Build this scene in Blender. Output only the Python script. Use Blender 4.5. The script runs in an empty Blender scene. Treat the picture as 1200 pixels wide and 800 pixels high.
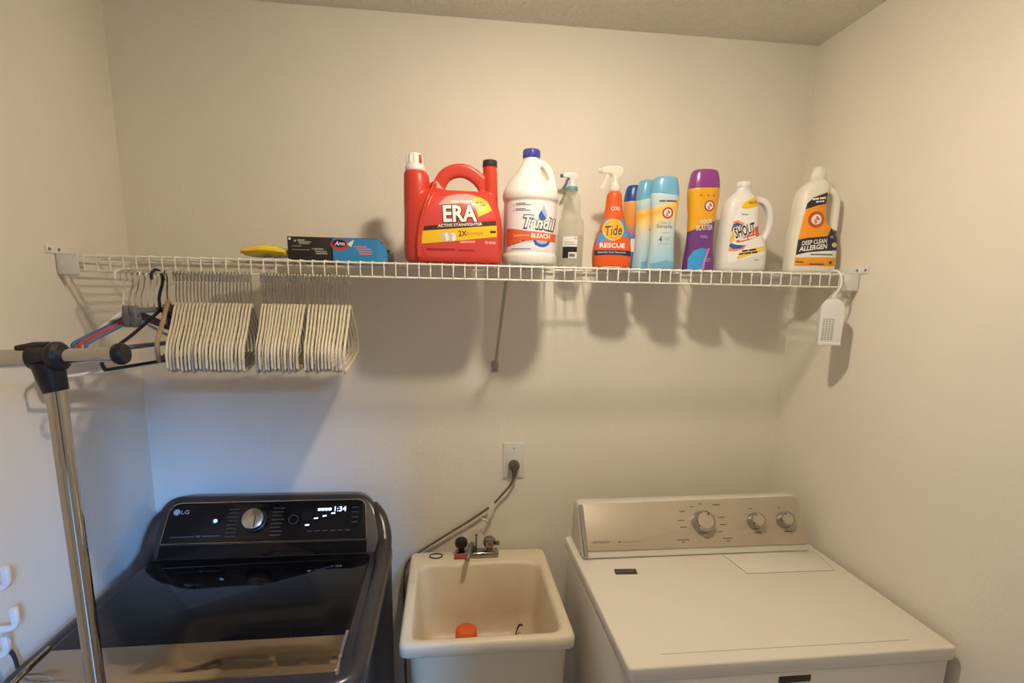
import bpy, bmesh, math, random
from mathutils import Vector, Matrix
from mathutils.bvhtree import BVHTree
PI = math.pi
random.seed(7)
SC = bpy.context.scene
COL = SC.collection

# ------------------------------------------------------------------ camera
cam_data = bpy.data.cameras.new('camera')
cam_data.sensor_width = 36.0
cam_data.lens = 627.6 / 1200 * 36.0
cam_data.shift_y = 57.75 / 1200
cam_data.clip_start = 0.02
cam = bpy.data.objects.new('camera', cam_data)
COL.objects.link(cam)
def camera_matrix(loc, pitch, yaw, roll):
    cy, sy = math.cos(yaw), math.sin(yaw)
    cp, sp = math.cos(pitch), math.sin(pitch)
    cr, sr = math.cos(roll), math.sin(roll)
    Ry = Matrix(((cy, -sy, 0), (sy, cy, 0), (0, 0, 1)))
    Rp = Matrix(((1, 0, 0), (0, cp, -sp), (0, sp, cp)))
    Rr = Matrix(((cr, 0, -sr), (0, 1, 0), (sr, 0, cr)))
    R = Rr @ Rp @ Ry
    right, fwd, up = R[0], R[1], R[2]
    M = Matrix((right, up, -fwd)).transposed().to_4x4()
    M.translation = Vector(loc)
    return M
cam.matrix_world = camera_matrix((0.936, -1.752, 1.69), 0.180, 0.121, -0.019)
SC.camera = cam

# ------------------------------------------------------------------ world, exposure
world = bpy.data.worlds.new('world')
SC.world = world
world.use_nodes = True
world.node_tree.nodes['Background'].inputs[0].default_value = (0.62, 0.78, 1.0, 1)
world.node_tree.nodes['Background'].inputs[1].default_value = 0.05
SC.view_settings.view_transform = 'Standard'
SC.view_settings.look = 'None'
SC.view_settings.exposure = 0.0
SC.view_settings.gamma = 1.0
SC.view_settings.use_curve_mapping = False
LAMP_STRENGTH = 500.0
LAMP_COLOR = (1.0, 0.875, 0.685)
# blue daylight from behind the camera, added through an invented high window
day = bpy.data.lights.new('added_daylight', 'AREA')
day.shape = 'RECTANGLE'; day.size = 1.0; day.size_y = 1.0
day.energy = 800.0
day.color = (0.16, 0.42, 1.0)
day_o = bpy.data.objects.new('added_daylight', day)
COL.objects.link(day_o)
day_o.location = (2.75, -5.1, 3.25)
day_o.rotation_euler = (Vector((0.2, -0.1, 0.8)) - Vector((2.75, -5.1, 3.25))).to_track_quat('-Z', 'Y').to_euler()

# ------------------------------------------------------------------ materials
def lin(c):
    return tuple(((v / 255) / 12.92 if v <= 10 else (((v / 255) + 0.055) / 1.055) ** 2.4) for v in c)
MATS = {}
def mat(name, rgb, rough=0.5, metal=0.0, bump=0.0, bscale=200.0, var=0.0, vscale=8.0, trans=0.0,
        emit=None, estr=0.0, coat=0.0, sub=0.0, bdist=0.001, ior=1.45, spec=None, alpha=1.0):
    if name in MATS: return MATS[name]
    m = bpy.data.materials.new(name); m.use_nodes = True
    nt = m.node_tree; b = nt.nodes['Principled BSDF']
    c = (*lin(rgb), 1)
    b.inputs['Base Color'].default_value = c
    b.inputs['Roughness'].default_value = rough
    b.inputs['Metallic'].default_value = metal
    b.inputs['IOR'].default_value = ior
    if alpha < 1: b.inputs['Alpha'].default_value = alpha
    if spec is not None: b.inputs['Specular IOR Level'].default_value = spec
    if trans: b.inputs['Transmission Weight'].default_value = trans
    if coat: b.inputs['Coat Weight'].default_value = coat; b.inputs['Coat Roughness'].default_value = 0.08
    if sub:
        b.inputs['Subsurface Weight'].default_value = sub
        b.inputs['Subsurface Radius'].default_value = (0.01, 0.01, 0.01)
    if emit:
        b.inputs['Emission Color'].default_value = (*emit, 1); b.inputs['Emission Strength'].default_value = estr
    tc = nt.nodes.new('ShaderNodeTexCoord')
    if var:
        n = nt.nodes.new('ShaderNodeTexNoise'); n.inputs['Scale'].default_value = vscale; n.inputs['Detail'].default_value = 5
        nt.links.new(tc.outputs['Object'], n.inputs['Vector'])
        r = nt.nodes.new('ShaderNodeValToRGB')
        r.color_ramp.elements[0].position = 0.3; r.color_ramp.elements[1].position = 0.7
        r.color_ramp.elements[0].color = (*[v * (1 - var) for v in c[:3]], 1)
        r.color_ramp.elements[1].color = (*[min(1, v * (1 + var)) for v in c[:3]], 1)
        nt.links.new(n.outputs['Fac'], r.inputs[0]); nt.links.new(r.outputs[0], b.inputs['Base Color'])
    if bump:
        n = nt.nodes.new('ShaderNodeTexNoise'); n.inputs['Scale'].default_value = bscale; n.inputs['Detail'].default_value = 3
        nt.links.new(tc.outputs['Object'], n.inputs['Vector'])
        bp = nt.nodes.new('ShaderNodeBump'); bp.inputs['Strength'].default_value = bump; bp.inputs['Distance'].default_value = bdist
        nt.links.new(n.outputs['Fac'], bp.inputs['Height']); nt.links.new(bp.outputs[0], b.inputs['Normal'])
    MATS[name] = m
    return m
def print_mat(name, stops, slope=0.0, rough=0.35, interp='LINEAR', zspan=0.3):
    """printed sleeve: colours along height (object z), boundary tilted by slope*x"""
    if name in MATS: return MATS[name]
    m = bpy.data.materials.new(name); m.use_nodes = True
    nt = m.node_tree; b = nt.nodes['Principled BSDF']; b.inputs['Roughness'].default_value = rough
    tc = nt.nodes.new('ShaderNodeTexCoord'); sx = nt.nodes.new('ShaderNodeSeparateXYZ')
    nt.links.new(tc.outputs['Object'], sx.inputs[0])
    mu = nt.nodes.new('ShaderNodeMath'); mu.operation = 'MULTIPLY_ADD'; mu.inputs[1].default_value = slope
    nt.links.new(sx.outputs['X'], mu.inputs[0]); nt.links.new(sx.outputs['Z'], mu.inputs[2])
    dv = nt.nodes.new('ShaderNodeMath'); dv.operation = 'DIVIDE'; dv.inputs[1].default_value = zspan
    nt.links.new(mu.outputs[0], dv.inputs[0])
    r = nt.nodes.new('ShaderNodeValToRGB'); r.color_ramp.interpolation = interp
    el = r.color_ramp.elements
    while len(el) < len(stops): el.new(0.5)
    for e, (z, c) in zip(el, stops):
        e.position = z / zspan; e.color = (*lin(c), 1)
    nt.links.new(dv.outputs[0], r.inputs[0]); nt.links.new(r.outputs[0], b.inputs['Base Color'])
    MATS[name] = m
    return m

def paint_mat(name, rgb, kind):
    m = mat(name, rgb, 0.75)
    nt = m.node_tree; b = nt.nodes['Principled BSDF']
    tc = [n for n in nt.nodes if n.type == 'TEX_COORD'][0]
    n1 = nt.nodes.new('ShaderNodeTexNoise'); n2 = nt.nodes.new('ShaderNodeTexNoise')
    bp = nt.nodes.new('ShaderNodeBump')
    for n in (n1, n2): nt.links.new(tc.outputs['Object'], n.inputs['Vector'])
    if kind == 'wall':
        n1.inputs['Scale'].default_value = 95; n1.inputs['Detail'].default_value = 3
        n2.inputs['Scale'].default_value = 26; n2.inputs['Detail'].default_value = 2
        bp.inputs['Strength'].default_value = 0.32; bp.inputs['Distance'].default_value = 0.002
    else:
        n1.inputs['Scale'].default_value = 70; n1.inputs['Detail'].default_value = 4
        n2.inputs['Scale'].default_value = 22; n2.inputs['Detail'].default_value = 3
        bp.inputs['Strength'].default_value = 1.0; bp.inputs['Distance'].default_value = 0.014
    ad = nt.nodes.new('ShaderNodeMath'); ad.operation = 'ADD'
    nt.links.new(n1.outputs['Fac'], ad.inputs[0]); nt.links.new(n2.outputs['Fac'], ad.inputs[1])
    nt.links.new(ad.outputs[0], bp.inputs['Height']); nt.links.new(bp.outputs[0], b.inputs['Normal'])
    # faint blotchy paint variation
    n3 = nt.nodes.new('ShaderNodeTexNoise'); n3.inputs['Scale'].default_value = 2.3; n3.inputs['Detail'].default_value = 6
    nt.links.new(tc.outputs['Object'], n3.inputs['Vector'])
    r = nt.nodes.new('ShaderNodeValToRGB'); c = lin(rgb)
    r.color_ramp.elements[0].position = 0.3; r.color_ramp.elements[1].position = 0.7
    r.color_ramp.elements[0].color = (*[v * 0.965 for v in c], 1); r.color_ramp.elements[1].color = (*[min(1, v * 1.03) for v in c], 1)
    nt.links.new(n3.outputs['Fac'], r.inputs[0]); nt.links.new(r.outputs[0], b.inputs['Base Color'])
    return m

M_WALL = paint_mat('wall_paint', (236, 227, 211), 'wall')
M_CEIL = paint_mat('ceiling_texture', (234, 225, 210), 'ceiling')
M_FLOOR = mat('vinyl_floor', (196, 182, 162), 0.5, var=0.08, vscale=4)
M_TRIM = mat('white_trim', (225, 222, 214), 0.4, var=0.02)
M_COAT = mat('white_wire_coating', (232, 226, 212), 0.38, var=0.02)
M_BRKT = mat('bracket_plastic', (226, 224, 218), 0.42, var=0.02)
M_STEEL = mat('zinc_steel', (150, 146, 140), 0.38, 0.85, var=0.08, vscale=40)
M_CHROME = mat('chrome', (188, 185, 182), 0.07, 1.0)
M_HOOK = mat('hook_chrome', (190, 190, 192), 0.22, 1.0)
M_BLKP = mat('black_plastic', (26, 25, 27), 0.42, bump=0.05)
M_DARK = mat('dark_grey_plastic', (60, 58, 58), 0.45)
M_IVORY = mat('ivory_flock', (214, 203, 180), 0.85, bump=0.15, bscale=900, var=0.04, vscale=60)
M_TAN = mat('tan_hanger', (160, 138, 110), 0.8, bump=0.1, bscale=700)
M_GREYP = mat('grey_clip_plastic', (118, 118, 124), 0.5, var=0.05)
M_BLUEP = mat('blue_hanger_plastic', (70, 112, 165), 0.4)
M_REDP = mat('red_hanger_plastic', (205, 70, 62), 0.4)
M_SLATE = mat('slate_hanger_plastic', (96, 118, 150), 0.4)
M_WHITEP = mat('white_plastic', (232, 230, 224), 0.4, var=0.01)
M_INK = mat('black_ink', (34, 30, 32), 0.5)
M_WHITEINK = mat('white_ink', (238, 236, 228), 0.5)

# ------------------------------------------------------------------ mesh builder
class MB:
    def __init__(self): self.v = []; self.f = []
    def add(self, vs, fs):
        o = len(self.v)
        self.v += [Vector(p) for p in vs]; self.f += [tuple(i + o for i in f) for f in fs]
        return self
    def bm(self, bm):
        bm.verts.ensure_lookup_table(); bm.verts.index_update()
        vs = [v.co.copy() for v in bm.verts]; fs = [tuple(v.index for v in f.verts) for f in bm.faces]
        bm.free(); return self.add(vs, fs)
    def box(self, x0, x1, y0, y1, z0, z1, bevel=0.0, seg=2):
        bm = bmesh.new(); bmesh.ops.create_cube(bm, size=1.0)
        for v in bm.verts:
            v.co = Vector(((x0 + x1) / 2 + v.co.x * (x1 - x0), (y0 + y1) / 2 + v.co.y * (y1 - y0), (z0 + z1) / 2 + v.co.z * (z1 - z0)))
        if bevel: bmesh.ops.bevel(bm, geom=bm.edges[:], offset=bevel, segments=seg, profile=0.5, affect='EDGES')
        return self.bm(bm)
    def tube(self, path, r, seg=8, closed=False, caps=True, sect=None, up=None):
        """sweep; r may be a list; sect=(in_plane, thickness) half sizes gives a rounded-rect section"""
        P = [Vector(p) for p in path]; n = len(P)
        R = r if isinstance(r, (list, tuple)) else [r] * n
        T = []
        for i in range(n):
            a = P[(i - 1) % n] if (closed or i > 0) else P[i]
            b = P[(i + 1) % n] if (closed or i < n - 1) else P[i]
            T.append((b - a).normalized())
        ref = Vector(up) if up else (Vector((0, 0, 1)) if abs(T[0].z) < 0.9 else Vector((1, 0, 0)))
        N = (ref - T[0] * ref.dot(T[0])).normalized()
        vs = []; fs = []
        for i in range(n):
            if up: N = (ref - T[i] * ref.dot(T[i])).normalized()
            else: N = (N - T[i] * N.dot(T[i])).normalized()
            B = T[i].cross(N)
            for k in range(seg):
                a = 2 * PI * (k + (0.5 if sect else 0)) / seg
                if sect:
                    c, s = math.cos(a), math.sin(a); q = 0.45
                    dx = math.copysign(abs(c) ** q, c) * sect[1]; dy = math.copysign(abs(s) ** q, s) * sect[0]
                else: dx, dy = math.cos(a) * R[i], math.sin(a) * R[i]
                vs.append(P[i] + N * dx + B * dy)
        m = n if closed else n - 1
        for i in range(m):
            j = (i + 1) % n
            for k in range(seg):
                l = (k + 1) % seg
                fs.append((i * seg + k, j * seg + k, j * seg + l, i * seg + l))
        if not closed and caps:
            fs.append(tuple(range(seg))); fs.append(tuple((n - 1) * seg + k for k in reversed(range(seg))))
        # orient outward
        return self.add(vs, [tuple(reversed(f)) for f in fs])
    def loft(self, rings, caps=True):
        n = len(rings[0]); vs = [p for r in rings for p in r]; fs = []
        for i in range(len(rings) - 1):
            for k in range(n):
                l = (k + 1) % n
                fs.append((i * n + k, i * n + l, (i + 1) * n + l, (i + 1) * n + k))
        if caps:
            fs.append(tuple(reversed(range(n)))); fs.append(tuple((len(rings) - 1) * n + k for k in range(n)))
        return self.add(vs, fs)
    def lathe(self, prof, o=(0, 0, 0), M=None, seg=24, caps=True):
        rings = []
        for r, z in prof:
            ring = []
            for k in range(seg):
                a = 2 * PI * k / seg
                p = Vector((r * math.cos(a), r * math.sin(a), z))
                if M is not None: p = M @ p
                ring.append(p + Vector(o))
            rings.append(ring)
        return self.loft(rings, caps)
    def prism(self, poly, f0, f1, bevel=0.0, seg=2):
        """poly list of 2D; f0/f1 map (a,b)->3D for both faces"""
        n = len(poly)
        bm = bmesh.new()
        A = [bm.verts.new(f0(*p)) for p in poly]; B = [bm.verts.new(f1(*p)) for p in poly]
        bm.faces.new(A); bm.faces.new(list(reversed(B)))
        for k in range(n): bm.faces.new((A[k], B[k], B[(k + 1) % n], A[(k + 1) % n]))
        bmesh.ops.recalc_face_normals(bm, faces=bm.faces[:])
        if bevel:
            bm.edges.ensure_lookup_table()
            es = [e for e in bm.edges if (e.verts[0] in A and e.verts[1] in A) or (e.verts[0] in B and e.verts[1] in B)]
            bmesh.ops.bevel(bm, geom=es, offset=bevel, segments=seg, profile=0.5, affect='EDGES')
        return self.bm(bm)
    def sphere(self, c, r, su=16, sv=10, sc=(1, 1, 1)):
        prof = [(max(1e-4, r * math.sin(PI * i / sv)), -r * math.cos(PI * i / sv)) for i in range(sv + 1)]
        rings = [[Vector((p[0] * math.cos(2 * PI * k / su) * sc[0], p[0] * math.sin(2 * PI * k / su) * sc[1], p[1] * sc[2])) + Vector(c) for k in range(su)] for p in prof]
        return self.loft(rings)
    def xf(self, M, start=0):
        for i in range(start, len(self.v)): self.v[i] = M @ self.v[i]
        return self

def obj(name, mb, m, parent=None, world=False, smooth=True, ang=38):
    me = bpy.data.meshes.new(name)
    off = Vector((0, 0, 0))
    if world and parent is not None:
        p = parent
        while p is not None: off += p.location; p = p.parent
    me.from_pydata([tuple(v - off) for v in mb.v], [], mb.f)
    me.materials.append(m)
    bm = bmesh.new(); bm.from_mesh(me); bmesh.ops.recalc_face_normals(bm, faces=bm.faces[:]); bm.to_mesh(me); bm.free()
    if smooth:
        me.shade_smooth(); me.set_sharp_from_angle(angle=math.radians(ang))
    o = bpy.data.objects.new(name, me); COL.objects.link(o)
    if parent is not None: o.parent = parent
    return o
def tag(o, label, cat, group=None):
    o['label'] = label; o['category'] = cat
    if group: o['group'] = group
    return o
def thing(name, label, cat, loc=(0, 0, 0), rz=0.0, group=None):
    o = bpy.data.objects.new(name, None); COL.objects.link(o)
    o.location = loc; o.rotation_euler = (0, 0, rz); o.empty_display_size = 0.05
    return tag(o, label, cat, group)
def struct(name, mb, m, parent=None, smooth=True):
    o = obj(name, mb, m, parent, smooth=smooth)
    if parent is None: o['kind'] = 'structure'
    return o
def copy_tree(o, parent=None):
    c = o.copy(); COL.objects.link(c)
    if parent is not None: c.parent = parent
    for ch in list(o.children): copy_tree(ch, c)
    return c

# curves
def catmull(pts, sub=6, closed=False):
    P = [Vector(p) for p in pts]; n = len(P); out = []
    rng = range(n) if closed else range(n - 1)
    for i in rng:
        p0 = P[(i - 1) % n] if (closed or i > 0) else P[0] * 2 - P[1]
        p1 = P[i]; p2 = P[(i + 1) % n]
        p3 = P[(i + 2) % n] if (closed or i < n - 2) else P[-1] * 2 - P[-2]
        for k in range(sub):
            t = k / sub
            out.append(0.5 * ((2 * p1) + (p2 - p0) * t + (2 * p0 - 5 * p1 + 4 * p2 - p3) * t * t + (3 * p1 - p0 - 3 * p2 + p3) * t ** 3))
    if not closed: out.append(P[-1].copy())
    return out
def round_poly(pts, r, n=5):
    """round the corners of a 2D polygon; r number or list"""
    out = []; N = len(pts)
    for i in range(N):
        p = Vector(pts[i]); a = Vector(pts[i - 1]); b = Vector(pts[(i + 1) % N])
        rr = r[i] if isinstance(r, (list, tuple)) else r
        if rr <= 0: out.append(tuple(p)); continue
        da = (a - p); db = (b - p); la, lb = da.length, db.length
        d = min(rr, la * 0.49, lb * 0.49)
        s = p + da / la * d; e = p + db / lb * d
        for k in range(n + 1):
            t = k / n
            q = s * (1 - t) ** 2 + p * 2 * t * (1 - t) + e * t * t
            out.append(tuple(q))
    return out

# flat shapes for print: (verts2d, faces)
def s_poly(pts): return ([tuple(p) for p in pts], [tuple(range(len(pts)))])
def s_rect(x0, x1, z0, z1): return s_poly([(x0, z0), (x1, z0), (x1, z1), (x0, z1)])
def s_circ(cx, cz, r, rz=None, n=28, a0=0, a1=2 * PI):
    rz = rz or r
    return s_poly([(cx + r * math.cos(a0 + (a1 - a0) * k / n), cz + rz * math.sin(a0 + (a1 - a0) * k / n)) for k in range(n)])
def s_ring(cx, cz, r0, r1, n=28):
    vs = []; fs = []
    for k in range(n):
        a = 2 * PI * k / n
        vs += [(cx + r0 * math.cos(a), cz + r0 * math.sin(a)), (cx + r1 * math.cos(a), cz + r1 * math.sin(a))]
        j = (k + 1) % n
        fs.append((2 * k, 2 * k + 1, 2 * j + 1, 2 * j))
    return (vs, fs)
def s_join(*ss):
    V = []; F = []
    for v, f in ss:
        o = len(V); V += v; F += [tuple(i + o for i in q) for q in f]
    return (V, F)
def s_text(s, cx, cz, w, h=None, rot=0.0, shear=0.0, bold=0.0, res=2):
    cu = bpy.data.curves.new('lettering', 'FONT'); cu.body = s; cu.size = 1.0
    cu.shear = shear; cu.offset = bold; cu.resolution_u = res
    o = bpy.data.objects.new('lettering_tmp', cu)
    me = bpy.data.meshes.new_from_object(o)
    V = [v.co.copy() for v in me.vertices]; F = [tuple(p.vertices) for p in me.polygons]
    bpy.data.objects.remove(o); bpy.data.curves.remove(cu); bpy.data.meshes.remove(me)
    x0 = min(v.x for v in V); x1 = max(v.x for v in V); y0 = min(v.y for v in V); y1 = max(v.y for v in V)
    k = w / (x1 - x0); kz = (h / (y1 - y0)) if h else k
    c, sn = math.cos(rot), math.sin(rot); out = []
    for v in V:
        x = (v.x - (x0 + x1) / 2) * k; z = (v.y - (y0 + y1) / 2) * kz
        out.append((cx + x * c - z * sn, cz + x * sn + z * c))
    return (out, F)
def s_dash(text, cx, cz, w, h=0.004, rot=0.0, **kw):
    """print too small to read: one bar for each word"""
    words = text.split(); n = sum(len(a) for a in words) + 0.6 * (len(words) - 1); x = -w / 2; out = []
    c, sn = math.cos(rot), math.sin(rot)
    for a in words:
        x1 = x + w * len(a) / n
        out.append(s_poly([(cx + px * c - pz * sn, cz + px * sn + pz * c) for px, pz in ((x, -h * 0.36), (x1, -h * 0.36), (x1, h * 0.36), (x, h * 0.36))]))
        x = x1 + w * 0.6 / n
    return s_join(*out)
def shape_mesh(shape, maxlen):
    bm = bmesh.new()
    vs = [bm.verts.new((p[0], 0, p[1])) for p in shape[0]]
    for f in shape[1]:
        try: bm.faces.new([vs[i] for i in f])
        except ValueError: pass
    bmesh.ops.triangulate(bm, faces=bm.faces[:])
    for _ in range(6):
        es = [e for e in bm.edges if e.calc_length() > maxlen]
        if not es: break
        bmesh.ops.subdivide_edges(bm, edges=es, cuts=1)
        bmesh.ops.triangulate(bm, faces=[f for f in bm.faces if len(f.verts) > 3])
    return bm
class Print:
    """puts flat print on the front (-y) of a body mesh"""
    def __init__(self, body):
        me = body.data
        self.t = BVHTree.FromPolygons([v.co.copy() for v in me.vertices], [tuple(p.vertices) for p in me.polygons])
    def put(self, name, shape, m, parent, off=0.0006, maxlen=0.007):
        bm = shape_mesh(shape, maxlen)
        for v in bm.verts:
            x, z = v.co.x, v.co.z
            hit, nor, i, d = self.t.ray_cast(Vector((x, -1, z)), Vector((0, 1, 0)))
            if hit is None:
                hit, nor, i, d = self.t.find_nearest(Vector((x, -0.02, z)))
            v.co = Vector((x, hit.y - off, z)) if abs(hit.x - x) < 1e-4 else hit + Vector((0, -off, 0))
        return self.link(name, bm, m, parent)
    @staticmethod
    def link(name, bm, m, parent):
        me = bpy.data.meshes.new(name); bm.to_mesh(me); bm.free(); me.materials.append(m); me.shade_smooth()
        o = bpy.data.objects.new(name, me); COL.objects.link(o); o.parent = parent
        return o
def flat_print(name, shape, m, parent, fn, off=0.0006, root=None):
    """fn(a,b,off) -> world point; stored relative to the parent's chain"""
    bm = shape_mesh(shape, 0.5)
    offv = Vector((0, 0, 0)); p = parent
    while p is not None: offv += p.location; p = p.parent
    for v in bm.verts: v.co = Vector(fn(v.co.x, v.co.z, off)) - offv
    return Print.link(name, bm, m, parent)

def superring(z, cx, hw, hd, n, cy=0.0, seg=44):
    ring = []
    for k in range(seg):
        a = 2 * PI * k / seg; c, s = math.cos(a), math.sin(a)
        ring.append(Vector((cx + math.copysign(abs(c) ** (2 / n), c) * hw, cy + math.copysign(abs(s) ** (2 / n), s) * hd, z)))
    return ring
def bottle_mb(secs, sub=4, mb=None, seg=44):
    """secs: (z, cx, hw, hd, n)"""
    S = catmull([Vector((a[0], a[1], a[2])) for a in secs], sub); S2 = catmull([Vector((a[3], a[4], 0)) for a in secs], sub)
    rings = [superring(p.x, p.y, max(p.z, 0.0005), max(q.x, 0.0005), max(q.y, 1.6), seg=seg) for p, q in zip(S, S2)]
    return (mb or MB()).loft(rings)
def fuse(o, voxel=0.0026, smooth=6):
    """weld overlapping shells of one moulded body into one surface"""
    r = o.modifiers.new('r', 'REMESH'); r.mode = 'VOXEL'; r.voxel_size = voxel; r.use_smooth_shade = True
    s = o.modifiers.new('s', 'SMOOTH'); s.factor = 0.5; s.iterations = smooth
    bpy.context.view_layer.update()
    dg = bpy.context.evaluated_depsgraph_get()
    me = bpy.data.meshes.new_from_object(o.evaluated_get(dg))
    o.modifiers.clear(); old = o.data; mats = [m for m in old.materials]; o.data = me
    if not me.materials: me.materials.append(mats[0])
    lo = min(v.co.z for v in me.vertices)
    for v in me.vertices: v.co.z += 0.0003 - lo
    me.shade_smooth()
    return o

# ================================================================== the setting
W, H, F = 2.112, 2.484, -2.3
struct('floor', MB().box(-0.1, 3.6, -5.4, 0.1, -0.1, 0.0), M_FLOOR, smooth=False)
struct('ceiling', MB().box(-0.1, W + 0.1, F - 0.1, 0.1, H, H + 0.1), M_CEIL, smooth=False)
struct('wall_back', MB().box(-0.1, W + 0.1, 0.0, 0.1, 0.0, H), M_WALL, smooth=False)
struct('wall_left', MB().box(-0.1, 0.0, F - 0.1, 0.0, 0.0, H), M_WALL, smooth=False)
struct('wall_right', MB().box(W, W + 0.1, F - 0.1, 0.0, 0.0, H), M_WALL, smooth=False)
# wall behind the camera, its opening shaped to steer daylight to the left corner
DX0, DX1, DZ = 1.06, 1.52, 2.06
struct('wall_front', MB().box(-0.1, DX0, F - 0.1, F, 0, H).box(DX1, W + 0.1, F - 0.1, F, 0, H).box(DX0, DX1, F - 0.1, F, DZ, H), M_WALL, smooth=False)
struct('trim_1', MB().box(DX0 - 0.06, DX0, F, F + 0.015, 0, DZ + 0.06, 0.003).box(DX1, DX1 + 0.06, F, F + 0.015, 0, DZ + 0.06, 0.003).box(DX0, DX1, F, F + 0.015, DZ, DZ + 0.06, 0.003), M_TRIM)
bb = [('left', (0, 0.012, F, 0)), ('right', (W - 0.012, W, F, 0)), ('back', (0.012, W - 0.012, -0.012, 0))]
for side, (x0, x1, y0, y1) in bb:
    struct('baseboard_' + side, MB().box(x0, x1, y0, y1, 0.0, 0.085, 0.002), M_TRIM)
# far room: unseen window frame added, set high so daylight lands low
wn = struct('added_window', MB().box(2.10, 3.40, -5.36, -5.30, 2.58, 2.68, 0.004).box(2.10, 3.40, -5.36, -5.30, 3.80, 3.90, 0.004)
            .box(2.10, 2.20, -5.36, -5.30, 2.68, 3.80, 0.004).box(3.30, 3.40, -5.36, -5.30, 2.68, 3.80, 0.004), M_TRIM)

# ------------------------------------------------------------------ ceiling lamp (flush disc light)
lamp = thing('ceiling_lamp', 'small round flush ceiling light above the laundry nook', 'lamp', (1.235, -0.825, H))
obj('housing', MB().lathe([(0.001, -0.0005), (0.085, -0.0005), (0.086, -0.006), (0.078, -0.013), (0.056, -0.014), (0.055, -0.008), (0.001, -0.008)], seg=32), M_WHITEP, lamp)
M_BULB = mat('glowing_diffuser', (255, 244, 225), 0.4, emit=LAMP_COLOR, estr=LAMP_STRENGTH)
obj('diffuser', MB().lathe([(0.001, -0.009), (0.050, -0.009), (0.050, -0.014), (0.047, -0.0195), (0.040, -0.025), (0.029, -0.0295), (0.014, -0.0325), (0.001, -0.033)], seg=28), M_BULB, lamp)

# ================================================================== wire shelf
SZ = 1.765          # top of the deck wires
SY = -0.305
shelf = thing('wire_shelf', 'long white coated wire shelf fixed across the back wall', 'shelf', (W / 2, 0, SZ))
wire_mb = MB().tube([(0, -0.006, -0.0018), (0, SY + 0.004, -0.0018), (0, SY, -0.0035), (0, SY - 0.001, -0.008), (0, SY - 0.001, -0.041)], 0.0018, 6)
N_W = 70
first = None
for i in range(N_W):
    x = 0.030 + (W - 0.062) * i / (N_W - 1) - W / 2
    if first is None:
        first = obj('wire', wire_mb, M_COAT, shelf); o = first
    else:
        o = first.copy(); COL.objects.link(o)
    o.location = (x, 0, 0)
for y, z, r in ((SY + 0.0015, -0.0052, 0.0027), (SY + 0.0015, -0.0405, 0.0027), (-0.155, -0.0052, 0.0026), (-0.008, -0.0052, 0.0026)):
    obj('rail', MB().tube([(-W / 2 + 0.012, y, z), (W / 2 - 0.012, y, z)], r, 8), M_COAT, shelf)

def end_bracket(side):
    s = -side; X0 = (0 if side < 0 else W) - W / 2; Y0 = -0.262
    ob = obj('end_bracket', MB().box(0.0 if s > 0 else -0.003, 0.003 if s > 0 else 0.0, -0.078, 0.052, -0.002, 0.016, 0.0008)
             .box(min(0, s * 0.05), max(0, s * 0.05), -0.048, -0.044, -0.050, 0.0, 0.001)
             .box(min(0, s * 0.003), max(0, s * 0.003), -0.048, 0.03, -0.050, 0.0, 0.0008)
             .box(min(0, s * 0.05), max(0, s * 0.05), -0.048, 0.028, -0.004, -0.002, 0.0006), M_BRKT, shelf)
    ob.location = (X0, Y0, 0); ob['label'] = 'white plastic end bracket screwed to the side wall'
    Mx = Matrix.Rotation(PI / 2 * s, 4, 'Y')
    for y in (-0.068, -0.036):
        obj('screw', MB().lathe([(0.001, 0.0), (0.0042, 0.0), (0.0035, 0.0022), (0.001, 0.003)], (s * 0.003, y, 0.008), Mx, 10), M_STEEL, ob)
end_bracket(-1); end_bracket(1)

M_BRACE = mat('painted_steel', (176, 168, 154), 0.4, 0.3)
br = thing('shelf_brace', 'grey metal diagonal brace under the middle of the wire shelf', 'brace', (1.091, 0, 1.45))
obj('strut', MB().tube([(0, -0.006, 0.0), (0, -0.02, 0.012), (0, SY + 0.012, 1.718 - 1.45), (0, SY + 0.002, 1.726 - 1.45)], 0.005, 8, sect=(0.0045, 0.003)), M_BRACE, br)
obj('foot_plate', MB().box(-0.011, 0.011, -0.004, 0.0, -0.018, 0.02, 0.001), M_BRACE, br)
obj('screw', MB().lathe([(0.001, 0), (0.004, 0), (0.003, 0.002), (0.001, 0.003)], (0, -0.004, -0.010), Matrix.Rotation(PI / 2, 4, 'X'), 10), M_STEEL, br)

# ================================================================== washer (dark, left)
M_GRAPH = mat('graphite_steel', (84, 79, 77), 0.30, 0.75, var=0.05, vscale=30)
M_GLASS = mat('black_glass', (8, 8, 10), 0.05, spec=0.32)
M_PANEL = mat('black_gloss_panel', (10, 10, 12), 0.10)
M_BRIGHT = mat('bright_trim', (196, 190, 182), 0.16, 1.0)
M_LEDW = mat('display_light', (210, 230, 255), 0.4, emit=(0.55, 0.78, 1.0), estr=2.6)
M_LEDB = mat('power_light', (120, 190, 255), 0.4, emit=(0.25, 0.6, 1.0), estr=2.5)
M_DIM = mat('dim_print', (84, 82, 84), 0.4)
M_LOGO = mat('logo_grey', (170, 168, 166), 0.4)
lg = thing('washing_machine', 'dark graphite top-loading washing machine with black glass lid', 'washing machine', (0.415, -0.45, 0))
obj('cabinet', MB().box(0.078, 0.752, -0.785, -0.09, 0.03, 0.895, 0.012), M_GRAPH, lg, True)
for fx in (0.13, 0.70):
    for fy in (-0.74, -0.14):
        obj('foot', MB().lathe([(0.02, 0.0), (0.022, 0.006), (0.012, 0.012), (0.010, 0.034)], (fx, fy, 0), seg=14), M_BLKP, lg, True)
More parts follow.
